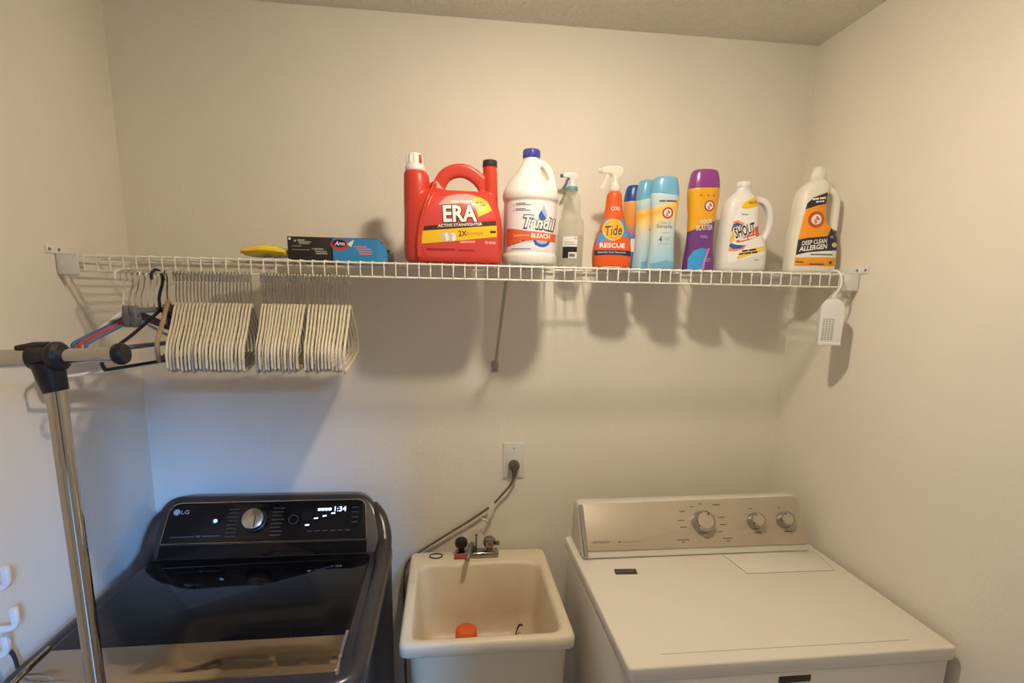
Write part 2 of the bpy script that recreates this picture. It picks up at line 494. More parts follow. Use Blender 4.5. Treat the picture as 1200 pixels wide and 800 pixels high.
# top cover with a recessed field for the lid
top_out = round_poly([(0.066, -0.175), (0.066, -0.800), (0.766, -0.800), (0.766, -0.175)], [0.03, 0.09, 0.09, 0.03], 8)
obj('top_cover', MB().prism(top_out, lambda a, b: (a, b, 0.872), lambda a, b: (a, b, 0.930), 0.018, 4), M_GRAPH, lg, True)
# console: slanted face (p0 bottom, p1 top)
LP0, LP1 = Vector((0, -0.225, 0.950)), Vector((0, -0.135, 1.062))
LD = (LP1 - LP0); LL = LD.length; LD.normalize(); LN = Vector((0, -LD.z, LD.y))
def lgp(a, b, off): return Vector((a, 0, 0)) + LP0 + LD * b + LN * off
con_out = round_poly([(0.066, -0.055), (0.0745, 0.05), (0.098, 0.158), (0.694, 0.153), (0.738, 0.055), (0.766, -0.055)], [0, 0.03, 0.05, 0.05, 0.05, 0], 8)
obj('console', MB().prism(con_out, lambda a, b: lgp(a, b, 0.0), lambda a, b: lgp(a * 0.96 + 0.415 * 0.04, b, 0.0) + Vector((0, 0.075, -0.02 - 0.3 * max(0, 0.05 - b))), 0.013, 4), M_GRAPH, lg, True)
for pts in ([(0.700, 0.118, -0.034), (0.722, 0.088, -0.020), (0.738, 0.045, -0.016), (0.744, 0.0, -0.012)], [(0.104, 0.118, -0.034), (0.090, 0.088, -0.020), (0.0835, 0.045, -0.016), (0.084, 0.0, -0.012)]):
    sx_ = pts[-1][0] - (0.002 if pts[-1][0] > 0.4 else -0.003)
    pth = [lgp(*q) for q in pts] + [Vector((sx_, -0.262, 0.926)), Vector((sx_, -0.31, 0.915)), Vector((sx_, -0.42, 0.9125)), Vector((sx_, -0.60, 0.911)), Vector((sx_, -0.72, 0.909)), Vector((sx_ + (-0.012 if sx_ > 0.4 else 0.012), -0.775, 0.895))]
    obj('side_rail', MB().tube(catmull(pth, 5), 0.0225, 16), M_GRAPH, lg, True, ang=60)
pan_out = round_poly([(0.117, 0.016), (0.121, 0.136), (0.682, 0.134), (0.694, 0.012)], [0.004, 0.036, 0.026, 0.004], 8)
panel = obj('control_panel', MB().prism(pan_out, lambda a, b: lgp(a, b, -0.004), lambda a, b: lgp(a, b, 0.003), 0.001), M_PANEL, lg, True)
obj('panel_trim', MB().tube([lgp(a, b, 0.0032) for a, b in pan_out], 0.0014, 6, closed=True), M_BRIGHT, lg, True)
low_out = round_poly([(0.117, 0.012), (0.694, 0.008), (0.697, -0.045), (0.117, -0.045)], 0.002, 2)
obj('lower_panel', MB().prism(low_out, lambda a, b: lgp(a, b, -0.004), lambda a, b: lgp(a, b, 0.002), 0.001), M_GLASS, lg, True)
# dial
Md = Matrix((Vector((1, 0, 0)), LD, LN)).transposed()
dl = obj('dial', MB().lathe([(0.001, 0.0), (0.036, 0.0), (0.035, 0.010), (0.031, 0.012), (0.001, 0.012)], lgp(0.366, 0.077, 0.003), Md.to_4x4(), 32), M_BLKP, lg, True)
obj('dial_face', MB().lathe([(0.001, 0.012), (0.031, 0.012), (0.030, 0.024), (0.027, 0.026), (0.001, 0.0262)], lgp(0.366, 0.077, 0.003), Md.to_4x4(), 32), mat('brushed_dial', (205, 198, 186), 0.26, 1.0), dl, True)
flat_print('dial_pointer', s_rect(0.3725, 0.3755, 0.052, 0.083), M_INK, dl, lgp, 0.0296)
# buttons
obj('power_button', MB().lathe([(0.001, 0), (0.0095, 0), (0.0085, 0.002), (0.001, 0.002)], lgp(0.254, 0.079, 0.003), Md.to_4x4(), 20), M_DARK, lg, True)
flat_print('power_light', s_circ(0.2555, 0.079, 0.0052, n=18), M_LEDB, lg, lgp, 0.0055)
flat_print('start_button', s_ring(0.476, 0.077, 0.0125, 0.0140), M_DIM, lg, lgp, 0.0036)
# display
disp = obj('display_window', MB().prism([(0.498, 0.028), (0.498, 0.122), (0.672, 0.122), (0.676, 0.026)], lambda a, b: lgp(a, b, 0.0028), lambda a, b: lgp(a, b, 0.0034)), mat('display_glass', (14, 14, 18), 0.08), lg, True)
flat_print('display_digits', s_text('1:34', 0.610, 0.1055, 0.034, 0.0150, bold=0.0), M_LEDW, disp, lgp, 0.0042)
for k in range(4): flat_print('display_segment', s_rect(0.5445 + k * 0.0102, 0.5525 + k * 0.0102, 0.1015, 0.109), M_LEDW, disp, lgp, 0.0042)
for a, b in ((0.5175, 0.059), (0.541, 0.0785), (0.5655, 0.085), (0.590, 0.0925)):
    flat_print('display_segment', s_poly([(a - 0.0055, b - 0.0022), (a + 0.0055, b - 0.001), (a + 0.0055, b + 0.0026), (a - 0.0055, b + 0.0016)]), M_LEDW, disp, lgp, 0.0042)
flat_print('panel_marks', s_join(*[s_rect(0.288 + 0.002 * (k % 2), 0.318, 0.112 - k * 0.0115, 0.1138 - k * 0.0115) for k in range(8)],
                                 *[s_rect(0.414, 0.448 - 0.003 * (k % 3), 0.112 - k * 0.0115, 0.1138 - k * 0.0115) for k in range(8)],
                                 *[s_rect(0.520 + k * 0.022, 0.534 + k * 0.022, 0.040, 0.0418) for k in range(6)],
                                 *[s_rect(0.645, 0.664, 0.109 - k * 0.015, 0.1108 - k * 0.015) for k in range(4)]), M_DIM, panel, lgp, 0.0036)['kind'] = 'stuff'
flat_print('logo', s_join(s_circ(0.1425, 0.1085, 0.0092), s_text('LG', 0.1655, 0.1085, 0.022, 0.0115, bold=0.01)), M_LOGO, panel, lgp, 0.0037)
flat_print('panel_print', s_join(s_rect(0.140, 0.205, 0.0340, 0.0365), s_rect(0.210, 0.222, 0.0335, 0.0385), s_rect(0.226, 0.276, 0.0340, 0.0372)), M_DIM, panel, lgp, 0.0037)
# lid: black glass with bright handle band along the front
lid_out = round_poly([(0.112, -0.268), (0.112, -0.655), (0.712, -0.655), (0.712, -0.268)], [0.02, 0.005, 0.005, 0.02], 5)
lid = obj('lid', MB().prism(lid_out, lambda a, b: (a, b, 0.922), lambda a, b: (a, b, 0.941), 0.004, 3), M_GLASS, lg, True)
hp = [(-0.650, 0.9415), (-0.700, 0.9405), (-0.735, 0.937), (-0.756, 0.929), (-0.766, 0.916), (-0.768, 0.900), (-0.760, 0.900), (-0.755, 0.912), (-0.735, 0.922), (-0.650, 0.924)]
obj('lid_handle', MB().prism(hp, lambda a, b: (0.108, a, b), lambda a, b: (0.710, a, b), 0.003, 3), mat('handle_chrome', (176, 160, 140), 0.09, 1.0), lid, True)
obj('handle_end', MB().tube([(0.7125, -0.640, 0.9420), (0.7125, -0.700, 0.9415), (0.7125, -0.738, 0.938), (0.7125, -0.760, 0.928), (0.7125, -0.769, 0.912)], 0.0045, 8), M_CHROME, lid, True)
obj('handle_end', MB().tube([(0.1065, -0.640, 0.9420), (0.1065, -0.700, 0.9415), (0.1065, -0.738, 0.938), (0.1065, -0.760, 0.928), (0.1065, -0.769, 0.912)], 0.0045, 8), M_CHROME, lid, True)

# ================================================================== dryer (white, right)
M_ENAMEL = mat('white_enamel', (226, 218, 204), 0.22, coat=0.3, var=0.01)
M_SILVER = mat('silver_console', (190, 177, 156), 0.42, 0.25, var=0.03, vscale=12)
M_CONP = mat('console_plastic', (214, 207, 194), 0.35)
M_BADGE = mat('badge_dark', (58, 52, 46), 0.4)
M_KNOB = mat('knob_face', (196, 184, 164), 0.32, 0.6)
dr = thing('clothes_dryer', 'white clothes dryer with silver control console against the right wall', 'dryer', (1.70, -0.46, 0))
obj('cabinet', MB().box(1.322, 2.086, -0.772, -0.16, 0.025, 0.876, 0.006), M_ENAMEL, dr, True)
for fx in (1.38, 2.03):
    for fy in (-0.72, -0.22):
        obj('foot', MB().lathe([(0.02, 0.0), (0.022, 0.006), (0.012, 0.012), (0.010, 0.03)], (fx, fy, 0), seg=14), M_BLKP, dr, True)
topo = round_poly([(1.314, -0.15), (1.314, -0.782), (2.092, -0.782), (2.092, -0.15)], [0.01, 0.012, 0.012, 0.01], 4)
dtop = obj('top_panel', MB().prism(topo, lambda a, b: (a, b, 0.879), lambda a, b: (a, b, 0.914), 0.005, 3), M_ENAMEL, dr, True)
fl = lambda a, b, off: (a, b, 0.914 + off)
M_SEAM = mat('seam_line', (150, 140, 124), 0.6)
obj('lint_lid', MB().prism(round_poly([(1.770, -0.318), (1.786, -0.428), (2.052, -0.432), (2.070, -0.318)], 0.006, 3), lambda a, b: (a, b, 0.910), lambda a, b: (a, b, 0.9152), 0.001), M_ENAMEL, dtop, True)
obj('lint_lid_seam', MB().tube([(1.7695, -0.318, 0.9142), (1.7852, -0.4295, 0.9142), (2.053, -0.4335, 0.9142), (2.0705, -0.318, 0.9142)], 0.0009, 5), M_SEAM, dtop, True)
obj('top_crease', MB().tube([(1.40, -0.7425, 0.9140), (2.0, -0.7475, 0.9140)], 0.0007, 5), M_SEAM, dtop, True)
badge = obj('badge', MB().prism(round_poly([(1.405, -0.402), (1.4685, -0.4055), (1.4725, -0.377), (1.4085, -0.373)], 0.002, 2), lambda a, b: (a, b, 0.9135), lambda a, b: (a, b, 0.9152)), M_BADGE, dr, True)
flat_print('badge_print', s_join(s_text('MAYTAG', 1.4235, -0.389, 0.024, 0.009), s_rect(1.440, 1.464, -0.3915, -0.388)), mat('badge_ink', (130, 124, 116), 0.4), badge, lambda a, b, o: (a, b, 0.9152 + o), 0.0003)
obj('front_badge', MB().box(1.666, 1.742, -0.7745, -0.771, 0.846, 0.862, 0.001), M_BADGE, dr, True)
door = obj('door', MB().prism(round_poly([(1.42, 0.16), (1.99, 0.16), (1.99, 0.78), (1.42, 0.78)], 0.05, 6), lambda a, b: (a, -0.772, b), lambda a, b: (a, -0.800, b), 0.008, 3), M_ENAMEL, dr, True)
obj('door_handle', MB().box(1.93, 1.965, -0.812, -0.80, 0.42, 0.54, 0.004), M_CONP, door, True)
# console
DP0, DP1 = Vector((0, -0.312, 0.920)), Vector((0, -0.215, 1.055))
DD = (DP1 - DP0); DD.normalize(); DN = Vector((0, -DD.z, DD.y))
def drp(a, b, off): return Vector((a, 0, 0)) + DP0 + DD * b + DN * off
back = lambda a, b: Vector((a, -0.165, 0.914 + max(0.0, b) * 0.80))
cout = round_poly([(1.332, -0.004), (1.334, 0.166), (2.066, 0.172), (2.058, -0.006)], [0.010, 0.02, 0.02, 0.006], 6)
obj('console', MB().prism(cout, lambda a, b: drp(a, b, 0.0), back, 0.006, 3), M_CONP, dr, True)
fout = round_poly([(1.350, 0.018), (1.347, 0.160), (2.064, 0.168), (2.055, 0.015)], [0.006, 0.010, 0.022, 0.006], 6)
face = obj('console_face', MB().prism(fout, lambda a, b: drp(a, b, -0.003), lambda a, b: drp(a, b, 0.0045), 0.0018, 2), M_SILVER, dr, True)
obj('console_end_cap', MB().prism([(-0.001, 0.006), (-0.001, 0.150), (0.010, 0.158), (0.014, 0.006)], lambda a, b: drp(1.3355 , b, a), lambda a, b: drp(1.3495, b, a * 0.6), 0.002), mat('end_cap_grey', (150, 142, 134), 0.4), dr, True)
Mk = Matrix((Vector((1, 0, 0)), DD, DN)).transposed().to_4x4()
def knob(a, b, r, ptr):
    k = obj('knob', MB().lathe([(0.001, 0.0), (r * 1.08, 0.0), (r * 1.06, 0.004), (r * 1.0, 0.022), (r * 0.93, 0.027), (r * 0.80, 0.0285), (r * 0.78, 0.0265), (0.001, 0.0265)], drp(a, b, 0.0045), Mk, 32), M_CHROME, dr, True)
    obj('knob_face', MB().lathe([(0.001, 0.0265), (r * 0.77, 0.0265), (r * 0.74, 0.0280), (0.001, 0.0282)], drp(a, b, 0.0045), Mk, 32), M_KNOB, k, True)
    c, s = math.cos(ptr), math.sin(ptr)
    flat_print('knob_pointer', s_poly([(a + c * r * p - s * w, b + s * r * p + c * w) for p, w in ((0.55, -0.0022), (0.75, -0.0022), (0.75, 0.0022), (0.55, 0.0022))]), M_INK, k, drp, 0.0332)
knob(1.7235, 0.0925, 0.0335, 1.0)
knob(1.897, 0.0900, 0.0245, 2.0)
knob(1.9955, 0.0900, 0.0245, 2.0)
M_PRT = mat('console_print', (96, 84, 74), 0.5)
M_PRT2 = mat('console_print_faint', (140, 124, 104), 0.5)
flat_print('console_brand', s_text('CENTENNIAL', 1.392, 0.0435, 0.056, 0.0062, bold=0.01), M_PRT, face, drp, 0.0052)
flat_print('console_subtitle', s_join(s_rect(1.446, 1.4535, 0.0392, 0.0448), s_text('COMMERCIAL TECHNOLOGY', 1.488, 0.041, 0.062, 0.0042)), M_PRT2, face, drp, 0.0052)
marks = []
for a, b, w in ((1.664, 0.128, 0.018), (1.655, 0.100, 0.022), (1.660, 0.080, 0.022), (1.699, 0.142, 0.012), (1.727, 0.150, 0.012), (1.782, 0.146, 0.026), (1.790, 0.106, 0.020),
                (1.790, 0.083, 0.020), (1.776, 0.062, 0.012), (1.728, 0.045, 0.014), (1.650, 0.041, 0.040), (1.650, 0.034, 0.010), (1.796, 0.041, 0.032), (1.796, 0.034, 0.012),
                (1.893, 0.130, 0.012), (1.899, 0.055, 0.026), (1.992, 0.130, 0.010), (2.000, 0.055, 0.028)):
    marks.append(s_rect(a - w / 2, a + w / 2, b - 0.0013, b + 0.0013))
flat_print('console_marks', s_join(*marks), M_PRT, face, drp, 0.0052)['kind'] = 'stuff'

# ================================================================== utility sink
M_TUB = mat('sink_plastic', (226, 212, 184), 0.38, var=0.03, vscale=5)
nt = M_TUB.node_tree; bs = nt.nodes['Principled BSDF']; src = bs.inputs['Base Color'].links[0].from_socket
tcn = [n for n in nt.nodes if n.type == 'TEX_COORD'][0]
nz = nt.nodes.new('ShaderNodeTexNoise'); nz.inputs['Scale'].default_value = 7.0; nz.inputs['Detail'].default_value = 6; nz.inputs['Roughness'].default_value = 0.65
nt.links.new(tcn.outputs['Object'], nz.inputs['Vector'])
vd = nt.nodes.new('ShaderNodeVectorMath'); vd.operation = 'DISTANCE'; vd.inputs[1].default_value = (0.10, 0.12, 0.64)
nt.links.new(tcn.outputs['Object'], vd.inputs[0])
mr = nt.nodes.new('ShaderNodeMapRange'); mr.inputs[1].default_value = 0.04; mr.inputs[2].default_value = 0.24; mr.inputs[3].default_value = 0.62; mr.inputs[4].default_value = 0.0
nt.links.new(vd.outputs['Value'], mr.inputs[0])
mm = nt.nodes.new('ShaderNodeMath'); mm.operation = 'MULTIPLY'; nt.links.new(mr.outputs[0], mm.inputs[0]); nt.links.new(nz.outputs['Fac'], mm.inputs[1])
mx = nt.nodes.new('ShaderNodeMix'); mx.data_type = 'RGBA'; mx.inputs['B'].default_value = (*lin((176, 140, 88)), 1)
nt.links.new(mm.outputs[0], mx.inputs['Factor']); nt.links.new(src, mx.inputs['A']); nt.links.new(mx.outputs['Result'], bs.inputs['Base Color'])
sink = thing('utility_sink', 'cream plastic utility sink standing between washer and dryer', 'sink', (1.035, -0.28, 0))
def rrect(x0, x1, y0, y1, r, z, n=6):
    pts = round_poly([(x0, y0), (x1, y0), (x1, y1), (x0, y1)], r, n)
    return [Vector((p[0], p[1], z)) for p in pts]
rings = [rrect(0.845, 1.243, -0.492, -0.050, 0.05, 0.500), rrect(0.838, 1.250, -0.500, -0.044, 0.05, 0.560), rrect(0.830, 1.254, -0.505, -0.040, 0.045, 0.775),
         rrect(0.815, 1.262, -0.523, -0.032, 0.022, 0.778), rrect(0.810, 1.266, -0.527, -0.028, 0.022, 0.784), rrect(0.810, 1.266, -0.527, -0.028, 0.022, 0.806),
         rrect(0.813, 1.263, -0.524, -0.031, 0.022, 0.8135), rrect(0.818, 1.258, -0.519, -0.036, 0.022, 0.8155),
         rrect(0.832, 1.242, -0.506, -0.112, 0.035, 0.8155), rrect(0.837, 1.237, -0.501, -0.117, 0.040, 0.8125), rrect(0.842, 1.232, -0.496, -0.122, 0.045, 0.800),
         rrect(0.852, 1.222, -0.486, -0.130, 0.055, 0.640), rrect(0.858, 1.216, -0.480, -0.134, 0.065, 0.585), rrect(0.880, 1.194, -0.458, -0.156, 0.07, 0.566), rrect(0.93, 1.15, -0.41, -0.20, 0.06, 0.562)]
obj('tub', MB().loft(rings), M_TUB, sink, True, ang=50)
obj('drain', MB().lathe([(0.001, 0.0035), (0.024, 0.003), (0.030, 0.0015), (0.031, 0.0)], (1.04, -0.31, 0.5625), seg=20), M_STEEL, sink, True)
for fx in (0.875, 1.210):
    for fy in (-0.455, -0.085):
        obj('leg', MB().tube([(fx, fy, 0.53), (fx + (0.02 if fx > 1 else -0.02), fy, 0.0)], 0.014, 8), M_WHITEP, sink, True)

# faucet
M_DKCH = mat('dark_chrome', (160, 152, 144), 0.14, 1.0)
fa = thing('faucet', 'small dark chrome two-handled faucet on the back ledge of the sink', 'faucet', (1.03, -0.066, 0.8155))
obj('faucet_body', MB().box(0.958, 1.104, -0.090, -0.050, 0.8157, 0.836, 0.007, 3), M_DKCH, fa, True)
def handle(x, m1):
    h = obj('handle', MB().lathe([(0.010, 0.0), (0.012, 0.010), (0.020, 0.016), (0.0225, 0.026), (0.020, 0.038), (0.012, 0.0445), (0.001, 0.0455)], (x, -0.068, 0.836), seg=12), m1, fa, True)
    return h
handle(0.979, mat('smoked_handle', (52, 44, 38), 0.15, 0.3)); h2 = handle(1.074, M_DKCH)
obj('lever', MB().tube([(1.085, -0.075, 0.862), (1.102, -0.088, 0.868)], [0.006, 0.008], 8), M_DKCH, h2, True)
obj('spout', MB().tube(catmull([(1.020, -0.070, 0.834), (1.018, -0.078, 0.856), (1.012, -0.100, 0.872), (1.002, -0.140, 0.868), (0.995, -0.165, 0.852)], 6), 0.0085, 10), M_DKCH, fa, True)
obj('lift_rod', MB().tube([(1.030, -0.052, 0.834), (1.030, -0.052, 0.880)], 0.003, 8).sphere((1.030, -0.052, 0.882), 0.005, 8, 6), M_DKCH, fa, True)
obj('red_band', MB().box(0.955, 0.9985, -0.0925, -0.0895, 0.8165, 0.8345, 0.0012), mat('red_sticker', (188, 88, 76), 0.5), fa, True)

# things in and on the sink
M_ORANGE = mat('orange_cup', (238, 104, 44), 0.35, sub=0.1)
cup = thing('measuring_cup', 'orange plastic detergent cap lying in the sink basin', 'cup', (0.992, -0.200, 0.5665))
obj('cup_body', MB().lathe([(0.001, 0.0), (0.0385, 0.0), (0.040, 0.004), (0.040, 0.020), (0.037, 0.022), (0.034, 0.060), (0.032, 0.066), (0.029, 0.068), (0.001, 0.0685)], seg=30), M_ORANGE, cup)
obj('grip_ring', MB().lathe([(0.0395, 0.012), (0.0415, 0.013), (0.0415, 0.018), (0.0395, 0.019)], seg=30), M_ORANGE, cup)
tag(obj('rubber_ring', MB().tube([(0.8945 + 0.0215 * math.cos(a), -0.064 + 0.0165 * math.sin(a), 0.8175) for a in [2 * PI * k / 28 for k in range(28)]], 0.0022, 6, closed=True), M_BLKP),
    'black rubber ring lying on the left end of the sink ledge', 'rubber ring')
tag(obj('dark_scrap', MB().tube(catmull([(1.153, -0.178, 0.569), (1.157, -0.172, 0.590), (1.168, -0.166, 0.612), (1.178, -0.164, 0.610)], 5), [0.0022] * 8 + [0.0035] * 8, 6), M_DARK),
    'small curled dark scrap in the right side of the sink', 'scrap')

# ================================================================== outlet, cord
ol = thing('wall_outlet', 'white wall outlet with a round grey plug in it above the sink', 'outlet', (1.1585, 0.0, 1.128))
obj('cover_plate', MB().prism(round_poly([(-0.0365, -0.0625), (0.0365, -0.0625), (0.0365, 0.0625), (-0.0365, 0.0625)], 0.004, 3), lambda a, b: (a, -0.0005, b), lambda a, b: (a, -0.0065, b), 0.003, 2), M_TRIM, ol)
obj('socket', MB().lathe([(0.001, 0.0), (0.0195, 0.0), (0.0195, 0.003), (0.018, 0.0036), (0.001, 0.0036)], (0, -0.006, -0.014), Matrix.Rotation(PI / 2, 4, 'X'), 28), M_TRIM, ol)
for z in (0.042, -0.048):
    obj('screw', MB().lathe([(0.001, 0), (0.003, 0), (0.002, 0.001), (0.001, 0.0012)], (0, -0.0065, z), Matrix.Rotation(PI / 2, 4, 'X'), 10), M_STEEL, ol)
M_CORD = mat('grey_cord', (112, 98, 80), 0.55)
pc = thing('power_cord', 'grey power cord drooping from the outlet down behind the washer', 'cord', (1.1585, -0.012, 1.112))
obj('plug', MB().lathe([(0.001, 0.0), (0.0185, 0.001), (0.0195, 0.008), (0.018, 0.020), (0.012, 0.027), (0.001, 0.029)], (1.1585, -0.0098, 1.114), Matrix.Rotation(PI / 2, 4, 'X'), 18)
    .tube(catmull([(1.1585, -0.028, 1.110), (1.1590, -0.031, 1.092), (1.1575, -0.029, 1.074)], 4), [0.012, 0.0115, 0.011, 0.010, 0.009, 0.008, 0.007, 0.006, 0.005], 10), mat('plug_grey', (92, 82, 70), 0.5), pc, True)
cord_pts = [(1.1575, -0.029, 1.076), (1.148, -0.026, 1.050), (1.122, -0.022, 1.015), (1.082, -0.02, 0.972), (1.01, -0.018, 0.920), (0.93, -0.017, 0.870), (0.86, -0.016, 0.825), (0.805, -0.016, 0.785), (0.788, -0.025, 0.745), (0.786, -0.05, 0.66), (0.786, -0.06, 0.45), (0.786, -0.05, 0.10), (0.76, -0.05, 0.012)]
obj('cord', MB().tube(catmull(cord_pts, 8), 0.0042, 8), M_CORD, pc, True)
# paper tie round the cord
tie = MB()
st = [(1.088, -0.028, 0.985), (1.082, -0.031, 0.960), (1.074, -0.030, 0.935), (1.066, -0.026, 0.914)]
wd = [0.020, 0.016, 0.012, 0.003]
rg = []
for p, w in zip(catmull(st, 4), [0.020, 0.019, 0.018, 0.017, 0.016, 0.015, 0.0145, 0.014, 0.012, 0.011, 0.009, 0.006, 0.002]):
    rg.append([Vector((p.x - w / 2, p.y, p.z + w * 0.12)), Vector((p.x, p.y - 0.0035, p.z)), Vector((p.x + w / 2, p.y, p.z - w * 0.12)), Vector((p.x, p.y - 0.0018, p.z))])
tie.loft(rg)
rg = []
for k, w in enumerate([0.010, 0.009, 0.008, 0.005, 0.002]):
    p = Vector((1.072, -0.031, 0.930)).lerp(Vector((1.046, -0.028, 0.930)), k / 4) + Vector((0, 0, -0.010 + 0.012 * (k / 4)))
    rg.append([p + Vector((0, 0, w / 2)), p + Vector((0, -0.002, 0)), p + Vector((0, 0, -w / 2)), p + Vector((0, -0.0006, 0))])
tie.loft(rg)
tie.tube([(1.076, -0.0205, 0.9665), (1.092, -0.0205, 0.983)], 0.0058, 8)
obj('paper_tie', tie, mat('paper_white', (228, 216, 192), 0.8), pc, True)

# ================================================================== garment rack, left front
rk = thing('garment_rack', 'chrome garment rack with black plastic joints in front of the washer', 'garment rack', (0.348, -0.879, 0))
RP = Vector((0.3465, -0.880, 0)); RZ = 1.5835
rd = Vector((0.975, -0.099 + 0.05, 0.055)).normalized()     # rail direction
rail_c = Vector((0.3465, -0.880, RZ))
obj('post', MB().tube([(0.350, -0.879, 0.03), (0.347, -0.880, RZ - 0.02)], 0.0133, 16), M_CHROME, rk, True)
obj('rail', MB().tube([rail_c - rd * 0.335, rail_c + rd * 0.01], 0.0140, 16), M_CHROME, rk, True)
obj('extension_rail', MB().tube([rail_c + rd * 0.01, rail_c + rd * 0.098], 0.0112, 16), M_CHROME, rk, True)
Mr = rd.to_track_quat('Z', 'Y').to_matrix().to_4x4()
obj('joint', MB().lathe([(0.0155, -0.028), (0.0180, -0.026), (0.0180, 0.000), (0.0195, 0.002), (0.0225, 0.006), (0.0225, 0.014), (0.018, 0.019), (0.0115, 0.020)], rail_c, Mr, 24)
    .tube([rail_c + Vector((-0.005, 0, -0.008)), rail_c + Vector((-0.003, 0, -0.03)), rail_c + Vector((0.001, 0, -0.052))], [0.0215, 0.0190, 0.0162], 18)
    .tube([rail_c - rd * 0.046 + Vector((0, 0, 0.0145)), rail_c - rd * 0.02 + Vector((0, 0, 0.0165)), rail_c + Vector((0, 0, 0.016))], [0.005, 0.007, 0.007], 10), M_BLKP, rk, True)
obj('end_cap', MB().lathe([(0.0112, -0.005), (0.0150, -0.004), (0.0165, 0.000), (0.0165, 0.006), (0.014, 0.010), (0.001, 0.0105)], rail_c + rd * 0.098, Mr, 20), M_BLKP, rk, True)
obj('far_post', MB().tube([(rail_c.x - 0.325, -0.864, 0.03), (rail_c.x - 0.322, -0.864, RZ - 0.02)], 0.0133, 16), M_CHROME, rk, True)
obj('base_bar', MB().tube([(0.025, -0.864, 0.045), (0.350, -0.879, 0.045)], 0.0125, 12), M_CHROME, rk, True)
for x, y in ((0.035, -0.864), (0.350, -0.879)):
    obj('foot_bar', MB().tube([(x, y - 0.05, 0.018), (x, y + 0.05, 0.018)], 0.016, 12), M_BLKP, rk, True)

# ================================================================== white hook rack on the left wall
hk = thing('hook_rack', 'white plastic hook rack on the left wall at the picture edge', 'hook rack', (0.0, -0.66, 0.90))
obj('back_strip', MB().box(0.0, 0.006, -0.680, -0.650, 0.90, 1.18, 0.002), M_WHITEP, hk, True)
for z, ln in ((1.102, 0.055), (1.012, 0.059), (0.954, 0.035)):
    obj('hook', MB().tube(catmull([(0.004, -0.664, z - 0.01), (ln * 0.6, -0.658, z - 0.010), (ln, -0.655, z - 0.006), (ln + 0.004, -0.655, z + 0.012), (ln + 0.003, -0.655, z + 0.032)], 5), 0.0085, 10, sect=(0.0068, 0.0062)), M_WHITEP, hk, True)
tag(obj('dark_strap', MB().tube(catmull([(0.030, -0.652, 0.958), (0.041, -0.645, 0.93), (0.045, -0.645, 0.86), (0.046, -0.648, 0.72)], 6), 0.006, 8, sect=(0.009, 0.003)), M_DARK),
    'dark strap hanging from the lowest white wall hook', 'strap')

# ================================================================== bottles on the shelf
M_RED = mat('red_jug_plastic', (204, 66, 50), 0.33, sub=0.05)
M_REDL = mat('red_label_print', (208, 74, 72), 0.30)
M_PINK = mat('pink_flare_print', (240, 160, 150), 0.35)
M_YEL = mat('yellow_print', (238, 194, 40), 0.4)
M_BROWNB = mat('brown_band_print', (78, 44, 36), 0.4)
M_CREAM = mat('cream_jug_plastic', (236, 230, 214), 0.35, sub=0.08)
M_WJUG = mat('white_jug_plastic', (229, 226, 220), 0.30, sub=0.08)
M_BLUECAP = mat('blue_cap', (58, 62, 150), 0.35)
M_NAVY = mat('navy_print', (38, 44, 82), 0.4)
M_OBAND = mat('orange_band_print', (228, 100, 58), 0.4)
M_BLUEP2 = mat('blue_print', (58, 96, 176), 0.4)
M_PALEB = mat('pale_blue_print', (170, 184, 224), 0.4)
M_GREYINK = mat('grey_ink', (120, 118, 124), 0.5)
M_LABW = mat('white_label', (240, 238, 234), 0.38)

def small_lines(rects): return s_join(*[s_rect(*r) for r in rects])

# ---- large red detergent jug
jug = thing('detergent_jug', 'large red laundry detergent jug with arched handle and white cap', 'jug', (0.9525, -0.222, SZ))
k = 0.000392
def e(zx, zy): return ((zx - 378) * k, (765 - zy) * k)
mb = MB()
# left column and main body (superellipse lofts), arch handle, right filler neck
c0 = -0.105
bottle_mb([(0.0, 0.004, 0.118, 0.056, 4), (0.004, 0.002, 0.127, 0.062, 4), (0.02, 0.0, 0.131, 0.065, 4), (0.08, 0.0, 0.132, 0.066, 4), (0.12, -0.001, 0.130, 0.065, 3.6), (0.150, -0.004, 0.126, 0.060, 3.2), (0.172, -0.006, 0.121, 0.050, 2.8), (0.186, -0.006, 0.112, 0.036, 2.6), (0.192, -0.006, 0.10, 0.022, 2.4)], 3, mb)
bottle_mb([(0.09, -0.098, 0.034, 0.045, 2.6), (0.17, -0.0985, 0.034, 0.042, 2.4), (0.215, -0.098, 0.034, 0.038, 2.2), (0.232, -0.099, 0.032, 0.034, 2.1), (0.239, -0.101, 0.027, 0.028, 2), (0.2405, -0.101, 0.023, 0.024, 2)], 3, mb)
arch = [e(262, 330), e(272, 275), e(288, 225), e(325, 172), e(390, 142), e(460, 141), e(530, 175), e(580, 228), e(605, 285), e(615, 330)]
mb.tube(catmull([(a, 0, b) for a, b in arch], 5), 0.0135, 14, sect=(0.018, 0.0125), up=(0, 1, 0))
mb.tube(catmull([(*e(626, 100), 0), (*e(632, 180), 0), (*e(636, 300), 0), (*e(640, 420), 0)], 4), 0.019, 16)
for i in range(len(mb.v) - 13 * 16, len(mb.v)): mb.v[i] = Vector((mb.v[i].x, mb.v[i].z, mb.v[i].y))
mb.tube([Vector((e(232, 0)[0], 0, e(0, 225)[1])), Vector((e(262, 0)[0], 0, e(0, 262)[1])), Vector((e(290, 0)[0], 0, e(0, 300)[1]))], 0.0165, 14)
mb.tube(catmull([(e(a_, 0)[0], y_, e(0, b_)[1]) for a_, b_, y_ in ((246, 235, -0.020), (226, 300, -0.050), (190, 390, -0.0635), (158, 500, -0.0655), (142, 620, -0.0655), (140, 735, -0.0645))], 5), 0.0042, 8)
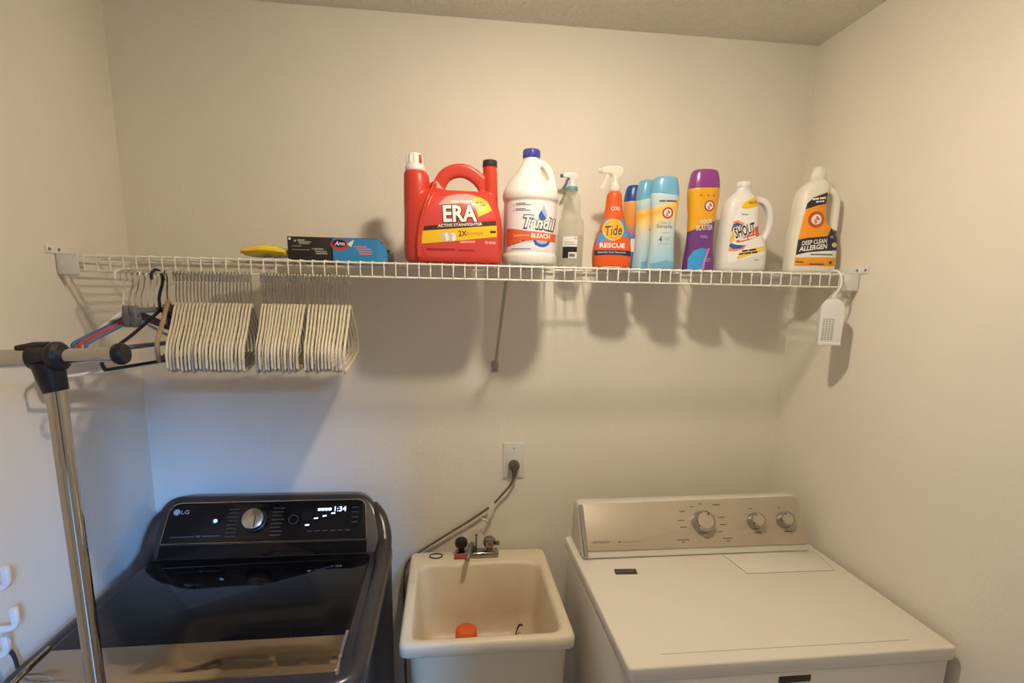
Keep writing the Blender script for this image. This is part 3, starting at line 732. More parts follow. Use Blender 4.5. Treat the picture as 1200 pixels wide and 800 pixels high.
jb = obj('jug_body', mb, M_RED, jug); fuse(jb, 0.0025, 5)
P = Print(jb)
x, z = e(117, 150)
cp = obj('spout_cap', MB().lathe([(0.024, 0.0), (0.0255, 0.002), (0.0255, 0.012), (0.0215, 0.018), (0.020, 0.042), (0.018, 0.045), (0.001, 0.045)], (x, 0, z - 0.003), seg=26), M_WHITEP, jug)
for a in range(12):
    t_ = 2 * PI * a / 12
    obj('cap_rib', MB().box(-0.0016, 0.0016, -0.0016, 0.0016, 0.020, 0.040).xf(Matrix.Translation((x + 0.0205 * math.cos(t_), 0.0205 * math.sin(t_), z - 0.003))), M_WHITEP, cp)
obj('cap_button', MB().box(x + 0.009, x + 0.0195, -0.018, -0.010, z + 0.016, z + 0.038, 0.003), mat('cap_red', (206, 70, 52), 0.4), cp)
x, z = e(628, 104)
obj('filler_cap', MB().lathe([(0.0195, 0.0), (0.0200, 0.001), (0.0195, 0.0155), (0.0175, 0.0175), (0.001, 0.0178)], (x, 0, z - 0.001), seg=26), mat('dark_brown_cap', (58, 44, 40), 0.5), jug)
# printed label
lab_out = [e(*q) for q in ((170, 545), (190, 460), (235, 390), (300, 335), (370, 308), (460, 300), (540, 315), (600, 345), (640, 400), (662, 470), (672, 560), (668, 660), (640, 715), (430, 725), (230, 722), (180, 690), (165, 630))]
lab = P.put('label', s_poly([tuple(p)[:2] for p in catmull([(a, b, 0) for a, b in lab_out], 4, True)]), M_REDL, jug, 0.0004)
P.put('flare', s_poly([e(*q) for q in ((275, 385), (330, 330), (400, 310), (480, 306), (540, 322), (520, 385), (420, 372), (330, 395))]), M_PINK, lab, 0.0007)
P.put('dark_band', s_poly([e(*q) for q in ((182, 528), (560, 488), (664, 474), (664, 506), (560, 520), (176, 556))]), M_BROWNB, lab, 0.0008)
P.put('yellow_band', s_poly([e(*q) for q in ((170, 560), (668, 508), (670, 582), (440, 612), (164, 642))]), M_YEL, lab, 0.0009)
P.put('yellow_flag', s_poly([e(*q) for q in ((505, 322), (560, 325), (605, 350), (636, 410), (540, 460))]), M_YEL, lab, 0.0009)
P.put('lettering', s_text('ERA', *e(421, 440), 0.094, 0.049, rot=0.05, bold=0.075), M_BROWNB, lab, 0.0010)
P.put('lettering', s_text('ERA', *e(419, 439), 0.088, 0.043, rot=0.05, bold=0.03), M_WHITEINK, lab, 0.0014)
# slab serifs on the lettering
P.put('lettering', s_text('ACTIVE STAINFIGHTER', *e(420, 513), 0.116, 0.0075, rot=0.075, bold=0.02), M_WHITEINK, lab, 0.0013)
P.put('lettering', s_text('2X', *e(436, 568), 0.022, 0.014, rot=0.06, bold=0.02), M_BROWNB, lab, 0.0013)
P.put('lettering', s_text('POWER', *e(520, 568), 0.044, 0.0085, rot=0.08), mat('amber_ink', (205, 130, 30), 0.5), lab, 0.0013)
P.put('small_print', s_dash('146', *e(642, 550), 0.016, 0.008, rot=0.08, bold=0.01), M_BROWNB, lab, 0.0013)['kind'] = 'stuff'
P.put('lettering', s_text('MORE', *e(551, 361), 0.021, 0.006, rot=0.12, bold=0.02), M_BROWNB, lab, 0.0013)
P.put('lettering', s_text('POWER', *e(559, 381), 0.026, 0.006, rot=0.12, bold=0.02), M_BROWNB, lab, 0.0013)
P.put('small_print', s_dash('LIQUID DETERGENT', *e(430, 360), 0.056, 0.006, rot=0.05), M_WHITEINK, lab, 0.0011)['kind'] = 'stuff'
for j in range(4): P.put('garment_drawing', s_poly([e(*q) for q in ((290 + 22 * j, 575), (310 + 22 * j, 562), (324 + 22 * j, 580), (326 + 22 * j, 612), (306 + 22 * j, 622))]), M_WHITEINK if j % 2 else mat('pale_grey_print', (200, 196, 192), 0.5), lab, 0.0012)
sm = P.put('small_print', small_lines([(*e(196, 684)[:1], e(384, 0)[0], e(0, 684)[1], e(0, 668)[1]), (e(410, 0)[0], e(520, 0)[0], e(0, 684)[1], e(0, 672)[1])]), mat('dark_red_print', (170, 44, 40), 0.4), lab, 0.0008)
sm['kind'] = 'stuff'
P.put('small_print', s_dash('64 loads', *e(625, 622), 0.028, 0.009), M_PINK, lab, 0.0010)['kind'] = 'stuff'
P.put('small_print', s_dash('FRESH', *e(470, 622), 0.040, 0.007, rot=0.05), M_PINK, lab, 0.0010)['kind'] = 'stuff'

# ---- white bleach jug
bj = thing('bleach_jug', 'white bleach jug with blue cap and orange label band', 'jug', (1.1645, -0.214, SZ))
k = 0.00046
def e(zx, zy): return ((zx - 219) * k, (752 - zy) * k * 0.945)
mb = bottle_mb([(0.0, 0, 0.066, 0.066, 2), (0.003, 0, 0.073, 0.073, 2), (0.012, 0, 0.0765, 0.0765, 2), (0.026, 0, 0.077, 0.077, 2), (0.0315, 0, 0.0745, 0.0745, 2), (0.036, 0, 0.0735, 0.0735, 2),
                (0.10, 0, 0.0735, 0.0735, 2), (0.169, 0, 0.0735, 0.0735, 2), (0.174, 0, 0.0765, 0.0765, 2), (0.186, 0, 0.0775, 0.0775, 2), (0.198, -0.001, 0.0745, 0.0745, 2), (0.214, -0.004, 0.063, 0.066, 2),
                (0.236, -0.007, 0.045, 0.052, 2), (0.258, -0.005, 0.031, 0.036, 2), (0.276, -0.001, 0.0235, 0.024, 2), (0.284, 0, 0.021, 0.021, 2), (0.292, 0, 0.021, 0.021, 2)], 3)
mb.tube(catmull([(0.012, 0, 0.270), (0.030, 0, 0.2735), (0.047, 0, 0.258), (0.057, 0, 0.234), (0.063, 0, 0.208), (0.066, 0, 0.185)], 5), 0.0105, 12, sect=(0.010, 0.013), up=(0, 1, 0))
bb_ = obj('jug_body', mb, M_WJUG, bj); fuse(bb_, 0.0024, 4); P = Print(bb_)
cpb = obj('cap', MB().lathe([(0.0225, 0.0), (0.0232, 0.001), (0.0230, 0.019), (0.021, 0.0215), (0.001, 0.0218)], (0, 0, 0.2885), seg=28), M_BLUECAP, bj)
for a in range(26):
    t_ = 2 * PI * a / 26
    obj('cap_rib', MB().box(-0.0009, 0.0009, -0.0009, 0.0009, 0.002, 0.018).xf(Matrix.Translation((0.0230 * math.cos(t_), 0.0230 * math.sin(t_), 0.2885))), M_BLUECAP, cpb)
lab = P.put('label', s_poly(round_poly([(-0.068, 0.040), (0.068, 0.040), (0.068, 0.166), (-0.068, 0.166)], 0.006)), mat('bleach_label', (236, 232, 234), 0.35), bj, 0.0005)
P.put('orange_band', s_poly([e(*q) for q in ((72, 527), (110, 533), (170, 545), (260, 552), (366, 554), (366, 606), (290, 602), (230, 600), (170, 607), (110, 622), (72, 640))]), M_OBAND, lab, 0.0009)
P.put('water_drop', s_poly([e(*q) for q in ((276, 388), (288, 420), (300, 450), (296, 475), (276, 482), (254, 474), (246, 455), (262, 425))]), M_PALEB, lab, 0.0009)
P.put('water_drop', s_poly([e(*q) for q in ((262, 420), (270, 440), (290, 462), (284, 478), (262, 482), (246, 470), (245, 450))]), M_BLUEP2, lab, 0.0011)
P.put('splash', s_poly([e(*q) for q in ((212, 598), (325, 602), (310, 628), (285, 640), (255, 640), (228, 628))]), M_BLUEP2, lab, 0.0008)
P.put('splash', s_poly([e(*q) for q in ((232, 600), (306, 603), (296, 618), (268, 624), (244, 616))]), M_PALEB, lab, 0.0010)
P.put('lettering', s_text('Tandil', *e(258, 498), 0.097, 0.038, rot=-0.06, shear=0.25, bold=0.075), M_NAVY, lab, 0.0013)
P.put('lettering', s_text('Tandil', *e(257, 496), 0.090, 0.032, rot=-0.06, shear=0.25, bold=0.03), M_WHITEINK, lab, 0.0018)
P.put('lettering', s_text('BLEACH', *e(262, 573), 0.054, 0.0125, rot=-0.02, bold=0.03), M_WHITEINK, lab, 0.0013)
P.put('small_print', s_dash('REGULAR', *e(150, 573), 0.040, 0.0050), mat('peach_ink', (244, 176, 120), 0.5), lab, 0.0013)['kind'] = 'stuff'
for zy in (388, 420):
    P.put('check_mark', s_poly([e(100, zy), e(104, zy + 5), e(112, zy - 8), e(105, zy + 10)]), M_INK, lab, 0.0010)
    P.put('small_print', small_lines([(e(116, 0)[0], e(168, 0)[0], e(0, zy)[1] + 0.0006, e(0, zy)[1] + 0.003), (e(116, 0)[0], e(200, 0)[0], e(0, zy)[1] - 0.003, e(0, zy)[1] - 0.0010)]), M_GREYINK, lab, 0.0010)['kind'] = 'stuff'
P.put('small_print', s_rect(e(95, 0)[0], e(205, 0)[0], e(0, 655)[1], e(0, 650)[1]), M_GREYINK, lab, 0.0010)

# ---- trigger sprayer head builder (nozzle to -x)
def trigger(parent, z, m_body, m_trig, m_collar, rc, s=1.0, rot=0.0):
    h = obj('spray_head', MB().lathe([(rc * 0.9, 0.018 * s), (rc * 0.75, 0.03 * s), (rc * 0.62, 0.052 * s)], (0, 0, z), seg=18)
            .prism(round_poly([(-0.050 * s, 0.062 * s), (-0.050 * s, 0.078 * s), (-0.020 * s, 0.088 * s), (0.018 * s, 0.086 * s), (0.030 * s, 0.070 * s), (0.020 * s, 0.054 * s), (0.010 * s, 0.044 * s), (-0.010 * s, 0.044 * s), (-0.016 * s, 0.060 * s)], 0.005 * s, 3),
                   lambda a, b: (a, -0.0095 * s, z + b), lambda a, b: (a, 0.0095 * s, z + b), 0.003 * s, 2), m_body, parent)
    obj('collar', MB().lathe([(rc, 0.0), (rc * 1.04, 0.001), (rc * 1.0, 0.018 * s), (rc * 0.9, 0.020 * s), (0.001, 0.0205 * s)], (0, 0, z), seg=22), m_collar, parent)
    obj('trigger', MB().tube(catmull([(-0.020 * s, 0, z + 0.062 * s), (-0.030 * s, 0, z + 0.045 * s), (-0.036 * s, 0, z + 0.026 * s), (-0.048 * s, 0, z + 0.010 * s)], 4), 0.005, 8, sect=(0.0065 * s, 0.0035 * s), up=(0, 1, 0)), m_trig, parent)
    obj('nozzle', MB().lathe([(0.009 * s, 0), (0.0095 * s, 0.003), (0.0085 * s, 0.012 * s), (0.003 * s, 0.013 * s)], (-0.050 * s, 0, z + 0.070 * s), Matrix.Rotation(-PI / 2, 4, 'Y'), 14), m_trig, parent)
    return h

# ---- clear spray bottle
M_CLEAR = mat('clear_plastic', (226, 222, 204), 0.14, alpha=0.32)
sb = thing('spray_bottle', 'clear plastic spray bottle with teal collar behind the bleach jug', 'spray bottle', (1.316, -0.062, SZ), 0.0)
body = obj('bottle_body', bottle_mb([(0.0, 0, 0.036, 0.036, 2), (0.003, 0, 0.039, 0.039, 2), (0.05, 0, 0.040, 0.040, 2), (0.13, 0, 0.040, 0.040, 2), (0.148, 0, 0.038, 0.038, 2), (0.158, 0, 0.030, 0.030, 2), (0.18, 0, 0.0275, 0.0275, 2), (0.215, 0, 0.024, 0.024, 2), (0.236, 0, 0.0165, 0.0165, 2), (0.245, 0, 0.0155, 0.0155, 2)], 3), M_CLEAR, sb)
P = Print(body)
obj('liquid', bottle_mb([(0.004, 0, 0.034, 0.034, 2), (0.008, 0, 0.0365, 0.0365, 2), (0.10, 0, 0.037, 0.037, 2), (0.1005, 0, 0.036, 0.036, 2)], 2), mat('clear_liquid', (222, 218, 200), 0.05, alpha=0.22), sb)
lab = P.put('label', s_rect(-0.030, 0.012, 0.034, 0.098), M_LABW, sb, 0.0007)
P.put('dark_band', s_poly([(-0.030, 0.052), (0.012, 0.052), (0.012, 0.068), (-0.030, 0.068)]), M_INK, lab, 0.0011)
P.put('dark_patch', s_rect(-0.030, -0.014, 0.034, 0.052), M_INK, lab, 0.0011)
P.put('small_print', small_lines([(-0.012, 0.006, 0.038, 0.047), (-0.026, 0.008, 0.074, 0.0755), (-0.026, 0.004, 0.080, 0.0815), (0.002, 0.010, 0.091, 0.094)]), M_GREYINK, lab, 0.0011)['kind'] = 'stuff'
trigger(sb, 0.236, M_WHITEP, mat('slate_trigger', (74, 92, 128), 0.45), mat('teal_collar', (112, 168, 172), 0.4), 0.0165, 0.62)

# ---- orange stain spray
sr = thing('stain_spray', 'orange stain remover spray bottle with translucent trigger head', 'spray bottle', (1.4165, -0.170, SZ), -0.10)
k = 0.000373
def e(zx, zy): return ((zx - 199 - (770 - zy) * 0.05) * k, (770 - zy) * k * 0.98)
body = obj('bottle_body', bottle_mb([(0.0, 0, 0.046, 0.027, 2.6), (0.004, 0, 0.0535, 0.032, 2.6), (0.02, 0, 0.0565, 0.034, 2.6), (0.05, 0, 0.0568, 0.034, 2.6), (0.08, 0, 0.0515, 0.032, 2.5), (0.105, 0, 0.043, 0.029, 2.4), (0.13, 0, 0.0345, 0.0265, 2.3), (0.16, 0, 0.0275, 0.024, 2.2), (0.19, 0, 0.0235, 0.022, 2.1), (0.210, 0, 0.0215, 0.021, 2), (0.216, 0, 0.0175, 0.0175, 2), (0.222, 0, 0.0145, 0.0145, 2)], 3),
           mat('orange_bottle', (224, 92, 38), 0.32), sr)
P = Print(body)
lab = P.put('label', s_poly([e(*q) for q in ((58, 600), (70, 540), (105, 460), (150, 380), (200, 395), (300, 390), (325, 365), (338, 430), (346, 515), (346, 528), (270, 520), (200, 555), (130, 548))]), mat('sky_blue_print', (70, 150, 215), 0.35), sr, 0.0005)
P.put('bubble', s_circ(*e(204, 468), 0.0305), M_YEL, lab, 0.0010)
P.put('bubble', s_ring(*e(204, 468), 0.0225, 0.026), mat('light_orange_print', (250, 150, 50), 0.35), lab, 0.0013)
P.put('bubble', s_circ(*e(204, 468), 0.0225), mat('amber_print', (252, 176, 36), 0.35), lab, 0.0012)
P.put('lettering', s_text('Tide', *e(206, 474), 0.048, 0.028, rot=0.10, shear=0.25, bold=0.012), M_NAVY, lab, 0.0018)
P.put('lettering', s_text('OXI', *e(221, 306), 0.024, 0.0115, bold=0.008), M_WHITEINK, lab, 0.0012)
P.put('lettering', s_text('RESCUE', *e(195, 589), 0.072, 0.0135, bold=0.03), M_WHITEINK, lab, 0.0010)
P.put('navy_band', s_poly([e(*q) for q in ((46, 626), (200, 626), (347, 626), (347, 668), (250, 660), (150, 660), (46, 668))]), M_NAVY, lab, 0.0008)
P.put('lettering', s_text('Laundry Stain Remover', *e(192, 643), 0.080, 0.0068), M_WHITEINK, lab, 0.0012)
P.put('base_patch', s_poly([e(*q) for q in ((80, 768), (120, 752), (260, 752), (300, 768))]), M_CREAM, lab, 0.0008)
M_TRN = mat('translucent_white', (240, 234, 216), 0.2, alpha=0.55)
trigger(sr, 0.219, M_TRN, M_TRN, mat('translucent_collar', (240, 232, 212), 0.3, alpha=0.85), 0.0165, 0.82)

# ---- scent booster bottles
def booster(name_label, loc, rz, sleeve, capm, hw, hd, h, hcap, waist, slope=0.0):
    t = thing('booster_bottle', name_label, 'bottle', loc, rz, 'capped booster bottles on the shelf')
    zc = h - hcap
    secs = [(0.0, 0, hw * 0.90, hd * 0.9, 2.6), (0.003, 0, hw * 0.985, hd * 0.98, 2.6), (h * 0.10, 0, hw * 0.97, hd * 0.97, 2.6), (h * 0.30, 0, hw * waist, hd * 0.93, 2.5), (h * 0.50, 0, hw * waist * 1.01, hd * 0.93, 2.5),
            (h * 0.68, 0, hw * 0.95, hd * 0.97, 2.5), (zc - 0.006, 0, hw * 1.0, hd, 2.5), (zc, 0, hw * 0.985, hd * 0.98, 2.5)]
    b = obj('bottle_body', bottle_mb(secs, 4), sleeve, t)
    c = obj('cap', bottle_mb([(zc + 0.0006, 0, hw * 0.985, hd * 0.98, 2.5), (zc + hcap * 0.35, 0, hw * 0.955, hd * 0.95, 2.5), (zc + hcap * 0.75, 0, hw * 0.86, hd * 0.86, 2.5), (zc + hcap * 0.94, 0, hw * 0.76, hd * 0.76, 2.5), (zc + hcap, 0, hw * 0.62, hd * 0.62, 2.4)], 4), capm, t)
    # slanted seam: shear the joint so the cap comes down on one side
    for o in (b, c):
        for v in o.data.vertices:
            if v.co.z > h * 0.5:
                f = min(1.0, (v.co.z - h * 0.5) / (zc - h * 0.5)) if v.co.z <= zc + 0.001 else max(0.0, 1 - (v.co.z - zc) / hcap)
                v.co.z += slope * v.co.x * f
    return t, b, Print(b)
M_EMBL = mat('emblem_red', (190, 78, 48), 0.4)
def hammer(cx, cz, r):
    def q(a, b): c, s_ = math.cos(0.7), math.sin(0.7); return (cx + (a * c - b * s_) * r, cz + (a * s_ + b * c) * r)
    return s_join(s_poly([q(-0.45, -0.07), q(0.2, -0.07), q(0.2, 0.10), q(-0.45, 0.10)]), s_poly([q(0.12, -0.30), q(0.38, -0.30), q(0.38, 0.34), q(0.12, 0.34)]),
                  s_poly([q(-0.50, -0.38), q(-0.12, -0.42), q(-0.08, -0.16), q(-0.46, -0.12)]))
def emblem(P, lab, cx, cz, r):
    P.put('emblem', s_circ(cx, cz, r), M_WHITEINK, lab, 0.0009)
    P.put('emblem', s_ring(cx, cz, r * 0.66, r * 0.97), M_EMBL, lab, 0.0012)
    P.put('emblem', hammer(cx, cz, r), M_EMBL, lab, 0.0012)
sl1 = print_mat('pale_blue_sleeve', [(0.0, (120, 176, 208)), (0.02, (150, 196, 218)), (0.06, (176, 208, 220)), (0.11, (206, 216, 212)), (0.145, (236, 214, 150)), (0.170, (248, 190, 66)), (0.186, (236, 206, 140)), (0.192, (180, 206, 216)), (0.205, (196, 214, 220))], -0.35)
cap1 = mat('light_blue_cap', (112, 176, 206), 0.28)
t, b, P = booster('pale blue booster bottle in front, facing out with emblem', (1.562, -0.186, SZ), -0.18, sl1, cap1, 0.0405, 0.028, 0.262, 0.050, 0.86, -0.10)
lab = P.put('label', s_poly([(-0.034, 0.006), (0.034, 0.006), (0.034, 0.022), (0.01, 0.028), (-0.012, 0.022), (-0.034, 0.018)]), mat('wave_blue', (112, 170, 204), 0.35), t, 0.0006)
emblem(P, lab, 0.006, 0.160, 0.0165)
P.put('lettering', s_text('Clean &', -0.001, 0.134, 0.036, 0.010), mat('silver_blue_ink', (150, 170, 190), 0.5), lab, 0.0009)
P.put('lettering', s_text('Simple', -0.001, 0.1215, 0.044, 0.0125, bold=0.004), mat('slate_ink', (70, 90, 110), 0.5), lab, 0.0010)
P.put('lettering', s_text('4', -0.010, 0.087, 0.010, 0.017, bold=0.0), mat('slate_ink', (70, 90, 110), 0.5), lab, 0.0010)
P.put('small_print', s_dash('ODOR CONTROL', 0.005, 0.1925, 0.050, 0.0055), mat('slate_ink', (70, 90, 110), 0.5), lab, 0.0009)['kind'] = 'stuff'
P.put('small_print', small_lines([(0.002, 0.020, 0.090, 0.0915), (0.002, 0.018, 0.085, 0.0865), (-0.008, 0.016, 0.105, 0.1065), (-0.016, 0.020, 0.073, 0.0745)]), mat('silver_blue_ink', (150, 170, 190), 0.5), lab, 0.0009)['kind'] = 'stuff'
t, b, P = booster('pale blue booster bottle turned sideways behind the other one', (1.534, -0.128, SZ), 0.45, sl1, cap1, 0.0405, 0.028, 0.262, 0.050, 0.86, 0.25)
lab = P.put('label', s_poly([(-0.034, 0.006), (0.034, 0.006), (0.034, 0.018), (0.01, 0.026), (-0.012, 0.030), (-0.034, 0.024)]), mat('wave_blue', (112, 170, 204), 0.35), t, 0.0006)
P.put('lettering', s_text('4', -0.012, 0.120, 0.008, 0.014, bold=0.0), mat('slate_ink', (70, 90, 110), 0.5), lab, 0.0010)
sl2 = print_mat('amber_blue_sleeve', [(0.0, (60, 100, 170)), (0.10, (80, 120, 190)), (0.15, (240, 160, 70)), (0.22, (244, 170, 90))], 0.0)
t, b, P = booster('booster bottle with a dark blue cap at the back against the wall', (1.526, -0.048, SZ), 0.0, sl2, mat('deep_blue_cap', (40, 72, 152), 0.28), 0.0405, 0.028, 0.262, 0.050, 0.86, 0.0)
P.put('label', s_rect(-0.02, 0.02, 0.06, 0.10), M_LABW, t, 0.0005)
# purple one
sl3 = print_mat('purple_yellow_sleeve', [(0.0, (110, 60, 130)), (0.128, (104, 54, 124)), (0.1285, (232, 168, 36)), (0.24, (236, 174, 40))], -0.42, interp='CONSTANT')
t, b, P = booster('tall purple and yellow booster bottle with purple cap', (1.680, -0.182, SZ), -0.16, sl3, mat('purple_cap', (142, 66, 136), 0.22), 0.0455, 0.031, 0.287, 0.053, 0.84, 0.03)
lab = P.put('label', s_poly([(-0.036, 0.004), (0.004, 0.004), (0.008, 0.03), (0.018, 0.062), (0.0, 0.066), (-0.022, 0.058), (-0.036, 0.036)]), mat('swirl_blue', (64, 158, 220), 0.3), t, 0.0005)
P.put('swirl', s_poly([(0.004, 0.004), (0.010, 0.004), (0.013, 0.03), (0.024, 0.066), (0.018, 0.066), (0.008, 0.03)]), mat('swirl_pink', (220, 120, 190), 0.3), lab, 0.0007)
emblem(P, lab, 0.012, 0.184, 0.0165)
P.put('lettering', s_text('ODOR', 0.006, 0.141, 0.034, 0.012, rot=0.06, shear=0.2, bold=0.008), M_WHITEINK, lab, 0.0011)
P.put('lettering', s_text('BLASTER', 0.003, 0.1235, 0.047, 0.014, rot=0.06, shear=0.2, bold=0.008), M_WHITEINK, lab, 0.0011)
P.put('small_print', small_lines([(-0.008, 0.012, 0.098, 0.1003), (-0.006, 0.016, 0.094, 0.0955), (0.010, 0.028, 0.034, 0.036), (0.010, 0.026, 0.028, 0.030)]), mat('lilac_ink', (190, 160, 200), 0.5), lab, 0.0008)['kind'] = 'stuff'
for dx in (-0.014, 0.006, 0.022): P.put('drop_print', s_circ(dx, 0.212, 0.0032, n=12), mat('amber_drop', (205, 120, 30), 0.4), lab, 0.0008)

# ---- white stain remover jug with side handle
sj = thing('stain_remover_jug', 'white stain remover jug with looped side handle and yellow label', 'jug', (1.800, -0.182, SZ), -0.16)
k = 0.000355
def e(zx, zy): return ((zx - 205) * k, (762 - zy) * k)
mb = bottle_mb([(0.0, 0.012, 0.060, 0.034, 3), (0.004, 0.012, 0.067, 0.040, 3), (0.02, 0.012, 0.070, 0.043, 3.2), (0.07, 0.011, 0.069, 0.043, 3.2), (0.095, 0.007, 0.064, 0.043, 3.2), (0.115, -0.001, 0.055, 0.042, 3), (0.150, -0.003, 0.051, 0.041, 3), (0.190, -0.002, 0.049, 0.039, 3), (0.208, 0.0, 0.042, 0.034, 2.6), (0.222, 0.002, 0.030, 0.026, 2.3), (0.232, 0.003, 0.022, 0.021, 2), (0.242, 0.003, 0.0195, 0.0195, 2), (0.246, 0.003, 0.0195, 0.0195, 2)], 3)
mb.tube(catmull([(0.034, 0, 0.208), (0.056, 0, 0.207), (0.074, 0, 0.195), (0.085, 0, 0.168), (0.086, 0, 0.132), (0.078, 0, 0.106), (0.066, 0, 0.084)], 5), 0.010, 12, sect=(0.009, 0.0145), up=(0, 1, 0))
body = obj('jug_body', mb, M_WJUG, sj); fuse(body, 0.0024, 4); P = Print(body)
obj('cap', MB().lathe([(0.0205, 0.0), (0.0212, 0.001), (0.021, 0.013), (0.019, 0.0155), (0.001, 0.016)], (0.003, 0, 0.243), seg=26), M_WHITEP, sj)
lab = P.put('label', s_poly([e(*q) for q in ((98, 600), (112, 420), (125, 330), (160, 240), (220, 200), (318, 155), (322, 250), (336, 400), (345, 480), (400, 560), (390, 620), (250, 650), (110, 690), (98, 660))]), M_LABW, sj, 0.0005)
P.put('yellow_patch', s_poly([e(*q) for q in ((165, 250), (200, 205), (285, 160), (318, 158), (320, 225), (280, 245), (210, 262))]), M_YEL, lab, 0.0008)
P.put('rainbow', s_poly([e(*q) for q in ((106, 420), (120, 360), (150, 350), (200, 372), (215, 400), (180, 392), (140, 390))]), mat('orange_arc', (238, 150, 90), 0.4), lab, 0.0008)
P.put('rainbow', s_poly([e(*q) for q in ((104, 440), (118, 385), (145, 368), (205, 392), (205, 415), (150, 400), (125, 430))]), M_BLUEP2, lab, 0.0010)
P.put('rainbow', s_poly([e(*q) for q in ((102, 500), (115, 430), (140, 412), (180, 420), (140, 450), (128, 520), (104, 540))]), M_YEL, lab, 0.0011)
P.put('rainbow', s_poly([e(*q) for q in ((98, 560), (106, 530), (150, 545), (225, 550), (190, 575), (130, 580))]), M_BLUEP2, lab, 0.0010)
P.put('rainbow', s_poly([e(*q) for q in ((97, 596), (100, 572), (180, 578), (238, 542), (215, 580), (150, 598))]), mat('orange_arc', (238, 150, 90), 0.4), lab, 0.0009)
P.put('red_patch', s_poly([e(*q) for q in ((145, 515), (200, 490), (310, 395), (330, 388), (342, 470), (240, 510), (160, 530))]), mat('brick_print', (222, 96, 76), 0.4), lab, 0.0009)
P.put('lettering', s_text('SHOUT', *e(214, 430), 0.066, 0.036, rot=0.32, shear=0.10, bold=0.07), M_WHITEINK, lab, 0.0012)
P.put('lettering', s_text('SHOUT', *e(214, 430), 0.0615, 0.031, rot=0.32, shear=0.10, bold=0.025), M_INK, lab, 0.0016)
P.put('small_print', s_dash('TRIPLE ACTING', *e(240, 492), 0.050, 0.007, rot=0.25), M_WHITEINK, lab, 0.0012)['kind'] = 'stuff'
P.put('yellow_band', s_poly([e(*q) for q in ((165, 645), (190, 605), (300, 570), (395, 545), (412, 520), (405, 580), (330, 610), (250, 635), (175, 665))]), mat('straw_print', (244, 212, 110), 0.4), lab, 0.0008)
P.put('small_print', s_dash('FREE SHOUT', *e(260, 588), 0.040, 0.0068, rot=0.14, bold=0.01), M_INK, lab, 0.0012)['kind'] = 'stuff'
P.put('small_print', s_dash('STAIN REMOVER REFILL', *e(255, 610), 0.054, 0.0062, rot=0.14), M_INK, lab, 0.0012)['kind'] = 'stuff'
P.put('small_print', s_dash('SUPER SIZE', *e(265, 208), 0.028, 0.010, rot=0.16), mat('ochre_ink', (196, 140, 20), 0.5), lab, 0.0012)['kind'] = 'stuff'
P.put('small_print', small_lines([(e(175, 0)[0], e(228, 0)[0], e(0, 308)[1], e(0, 300)[1]), (e(310, 0)[0], e(350, 0)[0], e(0, 668)[1], e(0, 662)[1])]), M_GREYINK, lab, 0.0010)['kind'] = 'stuff'

# ---- cream carpet cleaner jug at the right end
aj = thing('cleaner_jug', 'cream cleaner jug with orange and black label at the right end', 'jug', (2.020, -0.205, SZ), -0.20)
k = 0.000415
def e(zx, zy): return ((zx - 262 - (700 - zy) * 0.028) * k, (765 - zy) * k)
mb = bottle_mb([(0.0, 0, 0.060, 0.036, 3.2), (0.004, 0, 0.067, 0.042, 3.2), (0.02, 0, 0.069, 0.045, 3.2), (0.08, 0.0, 0.0685, 0.045, 3.2), (0.115, -0.003, 0.0645, 0.045, 3.2), (0.140, -0.014, 0.050, 0.044, 3), (0.17, -0.018, 0.0435, 0.043, 3), (0.205, -0.017, 0.0415, 0.041, 3), (0.232, -0.013, 0.043, 0.038, 2.8), (0.250, -0.006, 0.038, 0.031, 2.5), (0.262, -0.001, 0.027, 0.024, 2.2), (0.270, 0.0, 0.020, 0.020, 2), (0.276, 0.0, 0.019, 0.019, 2)], 3)
mb.tube(catmull([(0.010, 0, 0.245), (0.034, 0, 0.240), (0.050, 0, 0.228), (0.0575, 0, 0.205), (0.0585, 0, 0.165), (0.058, 0, 0.130), (0.055, 0, 0.10)], 5), 0.011, 12, sect=(0.0095, 0.015), up=(0, 1, 0))
body = obj('jug_body', mb, M_CREAM, aj); fuse(body, 0.0024, 4); P = Print(body)
obj('cap', MB().lathe([(0.0215, 0.0), (0.022, 0.001), (0.0205, 0.018), (0.017, 0.0245), (0.0155, 0.033), (0.013, 0.0345), (0.001, 0.035)], (0.0, 0, 0.270), seg=26), M_CREAM, aj)
M_AORG = mat('label_orange', (246, 160, 40), 0.38); M_BLK2 = mat('label_black', (50, 46, 54), 0.4)
lab = P.put('label', s_poly([e(*q) for q in ((128, 715), (130, 640), (140, 520), (160, 380), (180, 300), (215, 250), (318, 210), (322, 290), (340, 370), (375, 440), (425, 470), (418, 600), (404, 715))]), M_AORG, aj, 0.0005)
P.put('black_band', s_poly([e(*q) for q in ((168, 330), (178, 290), (215, 250), (318, 210), (320, 288), (240, 305))]), M_BLK2, lab, 0.0009)
P.put('black_band', s_poly([e(*q) for q in ((132, 640), (138, 535), (200, 522), (330, 510), (345, 470), (370, 440), (425, 470), (418, 605), (300, 612), (200, 622))]), M_BLK2, lab, 0.0009)
P.put('white_band', s_poly([e(*q) for q in ((131, 658), (132, 640), (200, 622), (300, 612), (418, 605), (410, 655), (300, 655))]), M_WHITEINK, lab, 0.0010)
cx, cz = e(245, 398)
P.put('emblem', s_circ(cx, cz, 0.0235), mat('emblem_rust', (206, 84, 44), 0.4), lab, 0.0010)
P.put('emblem', s_circ(cx, cz, 0.0145), M_WHITEINK, lab, 0.0014)
P.put('emblem', hammer(cx, cz, 0.020), mat('emblem_rust', (206, 84, 44), 0.4), lab, 0.0017)
